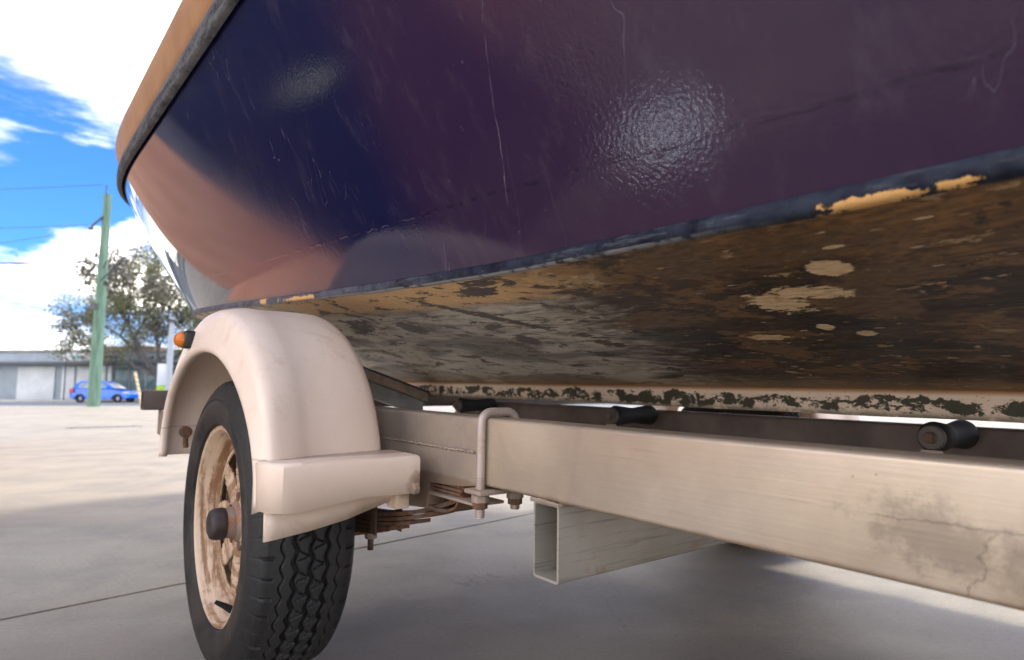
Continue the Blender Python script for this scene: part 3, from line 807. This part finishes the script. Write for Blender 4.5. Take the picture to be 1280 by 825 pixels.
# ---- mudguard
def gel(n):
    v = n.coord(); a = n.noise(v, 6, 5, .6); b = n.noise(v, 260, 4, .6); s = n.noise(n.scale(v, (1, 1, .35)), 16, 6, .65, .3)
    x, y, z = n.xyz(v); kk = z + TO.z
    c = n.mix(n.step(a, .3, .7), (.80, .635, .51), (.86, .705, .58))
    c = n.mix(n.step(s, .56, .72) * .35, c, (.60, .42, .30))
    low = n.step(kk + (s - .5) * .05, -.15, -.20)
    c = n.mix(low * n.step(a, .45, .6) * .5, c, (.52, .36, .18))
    sp = n.step(n.voro(v, 75), .055, .03) * n.step(n.noise(v, 8, 3), .5, .62)
    seam = n.step(n.m('ABSOLUTE', kk + .1172 + (n.noise(v, 90, 3) - .5) * .004), .0016, .0005) * n.step(y + TO.y, .935, .95)
    c = n.mix(seam * .5, c, (.22, .14, .09))
    grime = n.step(n.noise(v, 11, 7, .72, .5), .56, .70)
    c = n.mix(grime * .28, c, (.44, .32, .24))
    fsp = n.step(n.voro(v, 210), .12, .06) * n.step(n.noise(v, 14, 3), .5, .6)
    c = n.mix(fsp * .45, c, (.30, .20, .13))
    c = n.mix(sp * .8, c, (.16, .08, .04))
    rp = n.blob(x + TO.x, kk, .512, -.168, .018, .022, 0, n.noise(v, 50, 5), .7, .4)
    c = n.mix(rp * .7, c, (.33, .20, .12))
    return dict(col=c, rough=.42 + (a - .5) * .15, normal=n.bump(b * .5 + n.noise(v, 30, 3) * .6, .5, .0008), ior=1.45)
GEL = material('dusty_white_fibreglass', gel)
CT, CK = 1.345, -.185
fp = [(.302, .352, .236), (.291, .350, .234), (.2855, .353, .239), (.285, .360, .247), (.2875, .366, .254), (.291, .374, .268), (.295, .381, .286), (.299, .387, .300), (.306, .391, .311), (.318, .392, .318),
      (.335, .3915, .3215), (.350, .3905, .3238), (.358, .388, .3238), (.375, .383, .3222), (.41, .3775, .3225), (.45, .372, .323), (.480, .366, .321), (.494, .361, .316), (.501, .354, .306), (.503, .345, .296)]
vs, fs = [], []; NA = 84; m_ = len(fp)
for i in range(NA + 1):
    q = math.pi * i / NA
    for (L, a, b) in fp:
        s_ = math.sin(q) ** .92 if q else 0
        vs.append(P((L, CT - a * math.cos(q) - (.026 * math.cos(q) ** 4 * max(0, 1 - (L - .285) / .08) if q < 1.57 else 0), CK + b * s_)))
for i in range(NA):
    for j in range(m_ - 1): a = i * m_ + j; fs.append((a, a + 1, a + m_ + 1, a + m_))
def guard(parent, mirror=False):
    mg = bpy.data.objects.new('mudguard', None); COL.objects.link(mg); mg.parent = parent
    bm = bmesh.new(); me = mesh('guard_shell', vs, fs); bm.from_mesh(me); bpy.data.meshes.remove(me)
    o = from_bm('guard_shell', bm, GEL, mg, True, 80)
    md = o.modifiers.new('thickness', 'SOLIDIFY'); md.thickness = .0035; md.offset = -1
    # inner side wall closing the arch towards the rail, down to the bottom edge
    wv, wf = [], []
    for i in range(NA + 1):
        q = math.pi * i / NA
        wv += [P((.5025, CT - .345 * math.cos(q), CK + .296 * (math.sin(q) ** .92 if q else 0))), P((.5035, CT - .315 * math.cos(q), CK + .26 * (math.sin(q) ** .92 if q else 0)))]
    for i in range(NA): wf.append((2 * i, 2 * i + 1, 2 * i + 3, 2 * i + 2))
    me = mesh('inner_flange', wv, wf); o = link('inner_flange', me, GEL, mg); me.shade_smooth()
    o.modifiers.new('thickness', 'SOLIDIFY').thickness = .003
    # front step
    bm = bmesh.new()
    pl = [(.2865, .974), (.2865, .940), (.292, .916), (.306, .902), (.33, .8985), (.42, .895), (.500, .889), (.517, .893), (.5235, .905), (.5235, .985), (.49, 1.003)]
    kt, kb = -.117, -.186
    t_ = [bm.verts.new(P((a, b, kt))) for a, b in pl]; b_ = [bm.verts.new(P((a, b, kb + (.012 if a > .4 else (0 if b < .95 else -.010))))) for a, b in pl]
    tf = bm.faces.new(t_)
    for i in range(len(pl) - 1): bm.faces.new((t_[i], b_[i], b_[i + 1], t_[i + 1]))
    bmesh.ops.bevel(bm, geom=[e for e in tf.edges if not (e.verts[0].co.y > P((0, .98, 0)).y and e.verts[1].co.y > P((0, .98, 0)).y)], offset=.007, segments=4, affect='EDGES', profile=.5)
    o = from_bm('step', bm, GEL, mg, True, 35)
    md = o.modifiers.new('thickness', 'SOLIDIFY'); md.thickness = .0035; md.offset = -1
    # hanging lip below the step
    bm = bmesh.new(); lp = [(.293, -.18, -.228), (.31, -.18, -.227), (.36, -.178, -.2225), (.42, -.175, -.214), (.46, -.174, -.204), (.495, -.172, -.196), (.50, -.172, -.196)]
    f_, r_ = [], []
    for (L, k0, k1) in lp:
        f_.append((bm.verts.new(P((L, .935, k0))), bm.verts.new(P((L, .932 + (L - .29) * .1, k1)))))
    for a, b in zip(f_, f_[1:]): bm.faces.new((a[0], a[1], b[1], b[0]))
    o = from_bm('hanging_lip', bm, GEL, mg, True)
    o.modifiers.new('thickness', 'SOLIDIFY').thickness = .004
    box('lip_bracket', P((.497, .93, -.205)), P((.520, .965, -.172)), GEL, mg, .002)
    # bolt heads and bracket in the rear of the arch
    tube('bolt', [P((.335, 1.686, -.128)), P((.335, 1.674, -.128))], .014, RUST, mg, 10); tube('bolt', [P((.335, 1.68, -.13)), P((.337, 1.68, -.165))], .006, RUST, mg, 8)
    hex_nut('bolt', P((.505, .888, -.166)), .010, .01, GALV, mg, 'X')
    # marker lamp
    AMB = material('amber_lens', lambda n: dict(col=(.85, .22, .01), rough=.15, trans=.25, normal=n.bump(n.m('SINE', n.xyz(n.coord())[2] * 1400), .3, .0006)))
    ml = bpy.data.objects.new('marker_light', None); COL.objects.link(ml); ml.parent = mg
    bm = bmesh.new(); add_box(bm, P((.274, 1.434, .060)), P((.296, 1.474, .096)), .004, 3); from_bm('lamp_base', bm, plain('black_lamp_base', (.012, .012, .014), .35), mg, True)
    bm = bmesh.new(); bmesh.ops.create_uvsphere(bm, u_segments=24, v_segments=14, radius=1, matrix=Matrix.Translation(P((.274, 1.454, .078))) @ Matrix.Diagonal((.016, .019, .017, 1)))
    bmesh.ops.bisect_plane(bm, geom=bm.verts[:] + bm.edges[:] + bm.faces[:], plane_co=P((.2745, 0, 0)), plane_no=(1, 0, 0), clear_outer=True)
    from_bm('lamp_lens', bm, AMB, mg, True, 60)
    bpy.data.objects.remove(ml)
    return mg
guard(trailer)
# far guard: the same shell mirrored
src = [o for o in bpy.data.objects if o.parent and o.parent.name == 'mudguard']
mg2 = bpy.data.objects.new('mudguard', None); COL.objects.link(mg2); mg2.parent = trailer
cx2 = P((1.24, 0, 0)).x
mg2.scale = (-1, 1, 1); mg2.location.x = 2 * cx2
for o in src:
    if o.name.startswith(('guard_shell', 'inner_flange')):
        c = o.copy(); COL.objects.link(c); c.parent = mg2

# ================================================================ BACKGROUND
CCA = material('green_treated_pole', lambda n: dict(col=n.mix(n.step(n.noise(n.scale(n.coord(), (6, 6, .4)), 3, 6, .6), .35, .65), (.09, .18, .12), (.19, .29, .20)), rough=.85))
GREY = plain('grey_hardware', (.10, .10, .10), .6, .3)
px0, py0 = -16.82, 25.9
pole = empty('utility_pole', (px0, py0, 0), 'tall green timber power pole at the edge of the concrete', 'power pole')
tube('pole_shaft', [(0, 0, -.12), (0, 0, 3), (.02, 0, 6), (.03, 0, 8.75)], [.24, .215, .18, .15], CCA, pole, 16)
tube('pole_pin', [(-.05, 0, 8.7), (-.05, 0, 9.15)], .03, GREY, pole, 8)
tube('crossarm', [(.0, -.18, 7.75), (-.42, -.2, 7.35)], .05, GREY, pole, 8)
box('crossarm', (-.52, -.26, 7.2), (-.38, -.12, 7.32), GREY, pole, .01)
for (a, b) in (((-.15, 5.75), (-.55, 5.2)), ((-.1, 5.3), (-.6, 5.35)), ((.1, 5.1), (.55, 5.55)), ((.5, 5.5), (.9, 5.85)), ((.15, 5.6), (.3, 5.9))):
    tube('bracket', [(a[0], -.2, a[1]), (b[0], -.22, b[1])], .028, GREY, pole, 6)
for (a, b) in ((-.5, 4.95), (-.35, 4.93), (.38, 4.9), (.30, 4.92), (.62, 5.62), (.78, 5.76), (.94, 5.9), (1.1, 5.82), (-.62, 5.55), (-.55, 5.85), (-.22, 5.6), (-.14, 6.1), (.5, 5.35), (.72, 5.45)):
    bm = bmesh.new()
    for q in range(3): bmesh.ops.create_uvsphere(bm, u_segments=10, v_segments=6, radius=.075, matrix=Matrix.Translation((a, -.22, b + q * .06)) @ Matrix.Diagonal((1.1 - q * .2, 1, .5, 1)))
    from_bm('insulator', bm, GREY, pole, True)
tube('service_conduit', [(.0, -.27, 3.9), (-.02, -.27, 4.15)], .07, GREY, pole, 8)
def wire(p, q, sag, label, r=.02):
    pts = []
    for i in range(17):
        s_ = i / 16; v = Vector(p).lerp(Vector(q), s_); v.z -= sag * 4 * s_ * (1 - s_); pts.append(v)
    o = tube('overhead_wire', pts, r, GREY, None, 5)
    tag(o, label, 'power line', 'overhead wires at the green pole')
pz = lambda a, b: (px0 + a, py0 - .22, b)
wire(pz(-.05, 9.1), (-52, 22, 9.6), 1.0, 'topmost thin wire running left from the tip of the green pole', .012)
wire(pz(-.5, 7.4), (-52, 22, 7.9), .8, 'thin wire running left from the short crossarm of the green pole', .012)
wire(pz(-.5, 7.25), (-50, 36, 8.6), .9, 'second thin wire leaving the short crossarm towards the left street', .012)
wire(pz(-.55, 5.85), (-46, 20, 5.6), .4, 'thick dark cable running left from the insulator cluster', .035)
wire(pz(-.6, 5.5), (-46, 24, 5.0), .5, 'lower dark cable running left from the insulator cluster', .022)
wire(pz(1.05, 5.5), (14, 44, 5.4), .9, 'upper cable running right from the insulator cluster behind the boat', .02)
wire(pz(.9, 5.3), (14, 47, 3.6), .8, 'lower cable sagging right from the insulator cluster behind the boat', .02)
wire(pz(.7, 5.4), (14, 52, 6.4), .8, 'thinnest cable running right from the insulator cluster', .012)

# ---- trees: branching limbs and many small leaves
def tree(name, base, H, spread, lean, seed, label, leafn, mats):
    rnd = random.Random(seed)
    tr = empty(name, base, label, 'tree')
    bm = bmesh.new(); tips = []
    def grow(p, d, ln, r, lev):
        pts = [p]; rr = [r]; q = p.copy(); dd = d.copy(); n_ = 5
        for i in range(n_):
            dd = (dd + Vector((rnd.uniform(-.22, .22), rnd.uniform(-.22, .22), rnd.uniform(-.08, .14)))).normalized()
            q = q + dd * ln / n_; pts.append(q.copy()); rr.append(r * (1 - .45 * (i + 1) / n_))
            if lev >= 2: tips.append((q.copy(), lev))
        add_tube(bm, pts, rr, 7 if lev < 2 else 4, False)
        if lev < 4:
            for c_ in range(3 if lev < 3 else 2):
                a = rnd.uniform(0, 6.28); s_ = rnd.uniform(.45, .95)
                nd = (dd + Vector((math.cos(a) * s_, math.sin(a) * s_, rnd.uniform(-.15, .35)))).normalized()
                st = pts[rnd.randint(3, 5)]
                grow(st, nd, ln * rnd.uniform(.62, .82), r * .52, lev + 1)
    for dvec, ln, r in spread: grow(Vector((0, 0, 0)) if not lean else Vector(lean), Vector(dvec).normalized(), ln, r, 1)
    if lean: add_tube(bm, [Vector((0, 0, -.1)), Vector(lean) * .5, Vector(lean) * 1.03], [H * .036, H * .03, H * .028], 10)
    from_bm('trunk', bm, mats[0], tr, True)
    vs_, fs_ = [], []; mi = []
    for _ in range(leafn):
        p, lev = rnd.choice(tips)
        c_ = p + Vector((rnd.gauss(0, .55), rnd.gauss(0, .5), rnd.gauss(0, .42)))
        if noise.noise(c_ * 1.1) < -.12: continue
        s_ = rnd.uniform(.04, .12); a = Vector((rnd.gauss(0, 1), rnd.gauss(0, 1), rnd.gauss(0, 1))).normalized(); b = a.orthogonal().normalized()
        k = len(vs_); c2 = a.cross(b)
        vs_ += [c_ - a * s_, c_ + b * s_ * .5, c_ + a * s_, c_ - b * s_ * .5 + c2 * s_ * .2]; fs_.append((k, k + 1, k + 2, k + 3)); mi.append(0 if noise.noise(p * .55) > -.02 else 1)
    me = mesh('crown', vs_, fs_); me.materials.append(mats[1]); me.materials.append(mats[2])
    me.polygons.foreach_set('material_index', mi)
    link('crown', me, None, tr)['kind'] = 'stuff'
BARK = plain('grey_bark', (.10, .085, .075), .9, 0, .3, 4)
LF1 = plain('olive_leaves', (.17, .18, .075), .7, 0, .35, 1.5); LF2 = plain('brown_green_leaves', (.15, .135, .095), .7, 0, .35, 1.5)
tree('street_tree', (-25.6, 46.9, 0), 8, [((-.95, 0, .8), 4.3, .17), ((-.35, .1, 1), 3.9, .14), ((.5, -.1, .9), 3.0, .13), ((-.6, -.3, .9), 4.2, .12), ((-1.2, .3, .5), 4.4, .13)], (-.1, 0, 1.7), 11,
     'large sparse olive tree with dark spreading limbs behind the green pole', 60000, (BARK, LF1, LF2))
tree('street_tree', (-23.4, 49.4, 0), 8, [((-.4, 0, .9), 3.0, .14), ((.6, .1, .9), 3.4, .14), ((.0, -.4, 1), 3.0, .12)], (0, 0, 2.4), 23,
     'bare limbed street tree rising just behind the mudguard and boat stern', 18000, (BARK, LF1, LF2))

# ---- shopfront building across the road
PALE = plain('pale_blue_grey_cladding', (.36, .41, .45), .6, 0, .1, 1); WHT = plain('white_cladding', (.72, .74, .74), .55, 0, .08, 1)
TEAL = plain('tinted_shop_glass', (.12, .20, .22), .18, 0, .25, .8); ROOF = plain('weathered_roof_sheet', (.33, .31, .28), .6, .2, .2, .6); DKG = plain('dark_grey_trim', (.09, .10, .11), .6)
by = 52.0
bld = empty('shop_building', (-30, by, 0), 'long low pale grey shop building with white roller doors across the road', 'building')
def bb(name, a, b, m, par=bld, bev=.01): return box(name, Vector(a) - Vector((-30, by, 0)), Vector(b) - Vector((-30, by, 0)), m, par, bev)
bb('wall', (-50, by, 0), (-12, by + 9, 3.0), PALE)
bb('fascia', (-50, by - .35, 2.72), (-12, by - .03, 3.42), PALE); bb('awning', (-50, by - 1.6, 2.50), (-12, by - .36, 2.70), DKG)
rf = bb('roof', (-50.3, by - .5, 3.43), (-11.7, by + 9.3, 3.62), ROOF)
bb('roof_hump', (-35.0, by + 1.5, 3.63), (-30.0, by + 7, 4.0), plain('rust_brown_roof', (.24, .15, .11), .8)); bb('roof_hump', (-27.4, by + 1, 3.63), (-22.4, by + 7, 3.95), ROOF)
sg = bb('sign_board', (-36.2, by - .46, 2.74), (-33.1, by - .36, 3.40), WHT)
sg2 = bb('sign_board', (-33.0, by - .46, 2.74), (-31.6, by - .36, 3.36), PALE)
TQ = plain('teal_lettering', (.10, .33, .38), .5); rnd = random.Random(3)
for i in range(3): bb('lettering', (-35.4 + i * .32, by - .475, 2.92), (-35.18 + i * .32, by - .462, 3.2), TQ, bld, .002)
for i in range(3): bb('lettering', (-32.8 + i * .4, by - .475, 2.84), (-32.55 + i * .4, by - .462, 3.22), DKG, bld, .002)
xx = -30.2
while xx < -24.6:
    wl = rnd.uniform(.10, .22); bb('lettering', (xx, by - .375, 2.92), (xx + wl, by - .352, 3.08 + rnd.choice((0, .08))), DKG, bld, .002); xx += wl + rnd.choice((.05, .06, .24))
for x0, x1 in ((-36.4, -35.4), (-35.2, -33.2), (-40, -37.0)):
    d_ = bb('roller_door', (x0, by - .12, .02), (x1, by - .02, 2.4), WHT)
    for k in range(10): bb('door_rib', (x0, by - .14, .15 + k * .23), (x1, by - .121, .19 + k * .23), WHT, bld, .004)
for x0 in (-33.1, -32.6): bb('pillar', (x0, by - .3, 0), (x0 + .3, by - .02, 2.48), WHT)
for i in range(7):
    x0 = -32.2 + i * 1.35
    bb('shop_window', (x0, by - .10, .7), (x0 + 1.2, by - .04, 2.35), TEAL); bb('window_mullion', (x0 + 1.21, by - .14, .0), (x0 + 1.33, by - .03, 2.49), PALE)
    bb('window_sill', (x0, by - .16, .58), (x0 + 1.2, by - .03, .69), WHT)
b2 = empty('warehouse', (-17, 58, 0), 'pale warehouse wall glimpsed behind the steel pole and mudguard', 'building')
box('wall', (-8, 0, 0), (10, 10, 4.6), PALE, b2, .02); box('roof', (-8.3, -.3, 4.61), (10.3, 10.3, 4.85), ROOF, b2, .02)
for i in range(6): box('window', (-6.5 + i * 2.5, -.06, 1.2), (-5 + i * 2.5, -.01, 2.6), TEAL, b2, .01)

bld.scale = (1, 1, 1.12)
# ---- mesh fence with dark posts and a diagonal strut
FN = plain('dark_fence_steel', (.07, .08, .085), .6, .3)
fe = empty('mesh_fence', (-28.5, 48.5, 0), 'tall dark post and wire fence with a diagonal brace behind the blue car', 'fence')
for i, x0 in enumerate((-33.8, -31.45, -29.0, -26.6)):
    tube('post', [(x0 + 28.5, 0, -.1), (x0 + 28.5, 0, 3.2)], .045, FN, fe, 8)
tube('brace', [(.0, 0, .3), (1.9, 0, 1.9)], .035, FN, fe, 6)
tube('top_rail', [(-5.3, 0, 3.0), (1.9, 0, 3.0)], .03, FN, fe, 6)
bm = bmesh.new()
for i in range(50):
    x0 = -5.3 + i * .144
    add_tube(bm, [(x0, 0, .05), (x0, 0, 2.98)], .005, 3, False)
for i in range(20): add_tube(bm, [(-5.3, 0, .1 + i * .15), (1.9, 0, .1 + i * .15)], .005, 3, False)
from_bm('wire_mesh', bm, FN, fe)['kind'] = 'stuff'

# ---- guy wire with spiral guard, steel pole, sign
gx, gy = -16.2, 28.0
YEL = material('yellow_white_spiral', lambda n: dict(col=n.mix(n.step(n.m('SINE', n.xyz(n.coord())[2] * 38 + n.xyz(n.coord())[0] * 24), -.1, .1), (.72, .66, .50), (.60, .40, .10)), rough=.6))
gw = empty('guy_wire_guard', (-15.85, 27.6, 0), 'slanting yellow and white striped guard on the stay wire beside the pole', 'wire guard')
tube('guard_tube', [(0, 0, 0), (-.38, 0, 1.45)], .055, YEL, gw, 10); tube('stay_wire', [(-.38, 0, 1.45), (-.62, -.2, 2.4)], .008, GREY, gw, 5)
sp_ = empty('steel_pole', (-24.0, 44.9, 0), 'pale galvanised street pole standing just left of the mudguard', 'pole')
tube('shaft', [(0, 0, -.1), (0, 0, 4), (0, 0, 5.6)], [.22, .2, .16], plain('pale_steel', (.42, .45, .47), .5, .3, .1), sp_, 12); tube('collar', [(0, 0, 5.5), (0, 0, 5.75)], .26, GREY, sp_, 12)
sn = empty('street_sign', (-25.0, 45.8, 0), 'upright white sign board with a lime green lower panel', 'sign')
box('board', (-.33, -.04, 1.1), (.33, .04, 2.65), WHT, sn, .01); box('lower_panel', (-.33, -.045, .2), (.33, .045, 1.09), plain('lime_green', (.36, .60, .04), .5), sn, .01)
for x0 in (-.4, .4): tube('post', [(x0, 0, -.1), (x0, 0, 2.75)], .05, GREY, sn, 8)

# ---- cars
def car(loc, col, label, L_=4.0, rz=0, sc=1.0, glass=None):
    c = empty('parked_car', loc, label, 'car', rot=(0, 0, rz)); c.scale = (sc, sc, sc)
    PA = material('car_paint_' + col[0], lambda n: dict(col=col[1], rough=.25, coat=.6, ior=1.5))
    GL = plain('car_glass', (.34, .38, .42), .12, 0, .3, 3); TY = plain('car_tyre', (.02, .02, .02), .7)
    # side outline (x, z) rear at -L/2, nose at +L/2
    low = [(-1.95, .35), (-1.98, .62), (-1.88, .95), (-1.70, 1.0), (-1.0, .97), (0, .94), (.75, .92), (1.35, .82), (1.78, .70), (1.96, .52), (1.97, .32)]
    bot = [(1.70, .24), (1.64, .24), (1.58, .42), (1.44, .54), (1.26, .58), (1.08, .54), (.94, .42), (.88, .24), (-.92, .24), (-.98, .42), (-1.12, .54), (-1.30, .58), (-1.48, .54), (-1.62, .42), (-1.68, .24), (-1.8, .26)]
    bm = bmesh.new()
    out = low + bot
    lay = [(-.80, 0.0), (-.84, .02), (.84, .02), (.80, 0.0)]
    rings = []
    for (yy, g_) in ((-.78, .05), (-.84, 0), (-.2, 0), (.2, 0), (.84, 0), (.78, .05)):
        rings.append([bm.verts.new((x_ * (1 - g_ * .35), yy * (1 - .10 * max(0, abs(x_) - 1.4)), z_ - (g_ * .5 if z_ > .6 else 0))) for x_, z_ in out])
    for a, b in zip(rings, rings[1:]):
        for j in range(len(out)): bm.faces.new((a[j], a[(j + 1) % len(out)], b[(j + 1) % len(out)], b[j]))
    bm.faces.new(rings[0]); bm.faces.new(rings[-1][::-1])
    from_bm('body', bm, PA, c, True, 35)
    cab = [(-1.80, .96), (-1.62, 1.30), (-1.35, 1.47), (-.6, 1.52), (0, 1.46), (.35, 1.28), (.98, .93)]
    def shell(name, pts, ya, yb, m, par=c):
        bm = bmesh.new(); ra = []
        for s_ in (-1, 1): ra.append([bm.verts.new((x_, s_ * (ya + (yb - ya) * (z_ - .93) / .6), z_)) for x_, z_ in pts])
        bm.faces.new(ra[0]); bm.faces.new(ra[1][::-1])
        for j in range(len(pts)): bm.faces.new((ra[0][j], ra[0][(j + 1) % len(pts)], ra[1][(j + 1) % len(pts)], ra[1][j]))
        return from_bm(name, bm, m, par, True, 30)
    shell('cabin', cab, .79, .62, PA)
    shell('side_window', [(-1.45, .99), (-1.38, 1.28), (-1.12, 1.40), (-.62, 1.43), (-.58, .98)], .80, .665, GL)
    shell('side_window', [(-.5, .98), (-.5, 1.43), (-.05, 1.39), (.25, 1.24), (.62, .97)], .80, .665, GL)
    bm = bmesh.new()
    q = [bm.verts.new(v_) for v_ in ((.42, -.60, 1.275), (1.0, -.70, .955), (1.0, .70, .955), (.42, .60, 1.275))]; bm.faces.new(q); o = from_bm('windscreen', bm, GL, c)
    o.modifiers.new('thickness', 'SOLIDIFY').thickness = .02
    bm = bmesh.new()
    q = [bm.verts.new(v_) for v_ in ((-1.66, -.58, 1.27), (-1.83, -.68, .98), (-1.83, .68, .98), (-1.66, .58, 1.27))]; bm.faces.new(q); o = from_bm('rear_window', bm, GL, c)
    o.modifiers.new('thickness', 'SOLIDIFY').thickness = .02
    RED = plain('tail_lamp_red', (.6, .06, .07), .3); HL = plain('headlamp', (.6, .62, .62), .2)
    for s_ in (-1, 1):
        box('tail_light', (-1.99, s_ * .80 - .09, .68), (-1.72, s_ * .80 + .09, .94), RED, c, .03)
        box('headlight', (1.62, s_ * .70 - .12, .60), (1.93, s_ * .70 + .12, .72), HL, c, .03)
        box('wing_mirror', (.52, s_ * .88 - .08, .96), (.66, s_ * .88 + .08, 1.08), PA, c, .02)
        box('door_handle', (-.42, s_ * .85 - .012, .80), (-.24, s_ * .85 + .012, .83), PA, c, .004)
        for x0 in (-1.30, 1.26):
            w_ = bpy.data.objects.new('wheel', None); COL.objects.link(w_); w_.parent = c; w_.location = (x0, s_ * .74, .30); w_.rotation_euler = (0, 0, R(90) * s_)
            lathe_x('tyre', [(-.08, .18), (-.09, .27), (-.06, .30), (.06, .30), (.09, .27), (.08, .18)], TY, w_, (0, 0, 0), 28)
            lathe_x('rim', [(-.07, .19), (-.06, .17), (-.03, .10), (-.06, .05), (-.06, 0)], plain('alloy_rim', (.55, .56, .58), .35, .6), w_, (0, 0, 0), 24)
    return c
car((-28.2, 45.6 - .9, -.09), ('blue', (.004, .17, .80)), 'bright blue hatchback parked side on across the road behind the pole')
car((-26.4, 50.4, .03), ('slate', (.10, .14, .20)), 'small dark blue grey car mostly hidden behind the white sign', rz=R(90), sc=.9)
vn = empty('white_van', (-26.3, 51.2, .03), 'white box van parked by the shops behind the lime green sign', 'van', rot=(0, 0, R(0)))

# white box body, cab, windscreen, wheels (seen end on)
box('cargo_box', (-.85, -.2, .55), (.85, .6, 2.0), WHT, vn, .04); box('rear_door', (-.78, -.235, .62), (-.02, -.205, 1.9), WHT, vn, .01); box('rear_door', (.02, -.235, .62), (.78, -.205, 1.9), WHT, vn, .01)
box('bumper', (-.8, -.32, .42), (.8, -.18, .54), DKG, vn, .02)
for s_ in (-1, 1): lathe_x('wheel', [(-.1, .1), (-.1, .3), (.1, .3), (.1, .1)], plain('car_tyre', (.02, .02, .02), .7), vn, (s_ * .66, .2, .27), 24)

# ---- added unseen shed, path, mat, container and sheet that shape the hull reflections
def brick(n):
    v = n.coord(); 
    return dict(col=n.mix(n.step(n.noise(v, 1.5, 6), .35, .65), (.50, .245, .14), (.58, .30, .18)), rough=.85, normal=n.bump(n.noise(v, 40, 4), .5, .004))
wx = Vector((-2.80, 2.42, 0)); wd = Vector((-.62, .78, 0)).normalized()
sh_ = empty('pink_reflection_shed', wx, 'added unseen terracotta shed left of the trailer that reflects pink in the hull', 'shed', rot=(0, 0, math.atan2(wd.y, wd.x) - R(90)))  # added out of view to mirror a pink panel in the stern
box('wall', (-5, 0, 0), (0, 5.6, 3.4), material('terracotta_render', brick), sh_, .02); box('roof', (-5.2, -.1, 3.41), (.15, 5.8, 3.55), ROOF, sh_, .02)
bm = bmesh.new()
q = [bm.verts.new((a_, b_, .002)) for a_, b_ in ((-1.96, 2.26), (-5.6, 6.35), (-6.4, 6.4), (-2.62, 2.36))]
f_ = bm.faces.new(q); rr_ = bmesh.ops.extrude_face_region(bm, geom=[f_]); bmesh.ops.translate(bm, verts=[e_ for e_ in rr_['geom'] if isinstance(e_, bmesh.types.BMVert)], vec=(0, 0, .010))
tag(from_bm('pink_reflection_path', bm, MATS['terracotta_render']), None, None, kind='structure')  # added so the lower hull mirrors pink instead of pale ground
bm = bmesh.new()
q = [bm.verts.new((a_, b_, .002)) for a_, b_ in ((-1.27, 1.42), (-1.94, 2.23), (-2.62, 2.33), (-2.80, .95), (-1.35, .78))]
f_ = bm.faces.new(q[::-1]); rr_ = bmesh.ops.extrude_face_region(bm, geom=[f_]); bmesh.ops.translate(bm, verts=[e_ for e_ in rr_['geom'] if isinstance(e_, bmesh.types.BMVert)], vec=(0, 0, .012))
tag(from_bm('dark_reflection_mat', bm, plain('black_mat', (.014, .014, .016), .85, 0, .3, 20)), 'added unseen black mat by the navy container that darkens the hull reflection', 'mat')  # added to keep the hull reflection dark down to the chine
DC = plain('dark_navy_steel', (.010, .011, .020), .55, .0, .3, 3)
tc = empty('dark_reflection_container', (-2.36, 1.62, 0), 'added unseen dark navy container that makes the dark band mirrored in the hull', 'container', rot=(0, 0, R(-40)))  # added out of view for the dark band mirrored in the topside
box('body', (-1.0, -.62, .06), (0, .72, 2.6), DC, tc, .02)
for k in range(5): box('rib', (.001, -.50 + k * .22, .15), (.022, -.40 + k * .22, 2.5), DC, tc, .006)
box('reflection_plate', (.023, .10, .97), (.03, .26, 1.07), plain('pale_yellow_plate', (.88, .90, .50), .3, 0, .1), tc, .002)  # added for a small pale patch in the hull reflection
for a_ in (-.55, .45): box('skid', (-1.0, a_, 0), (0, a_ + .1, .059), DC, tc, .004)
gs = empty('glint_reflector', (-.95, .66, 0), 'added unseen shiny reflector on a low trestle that throws a glint onto the hull', 'metal sheet')  # added reflector, tilted to send a sun glint onto the topside
hn = Vector((math.cos(R(40)), 0, math.sin(R(40)))); al = Vector((-math.sin(R(40)), 0, math.cos(R(40))))
box('sheet', (-.13, -.085, -.002), (.13, .085, .002), material('bright_galvanised', lambda n: dict(col=(.58, .66, .76), metal=1.0, rough=.30)), gs, .001,
    mtx=Matrix.Translation((0, 0, .10)) @ Matrix.Rotation(R(-5), 4, 'Z') @ Matrix.Rotation(R(41.4), 4, 'Y'))
tube('trestle', [(-.15, -.10, 0), (-.09, -.10, .15), (-.09, .10, .15), (-.15, .10, 0)], .012, GREY, gs, 8)
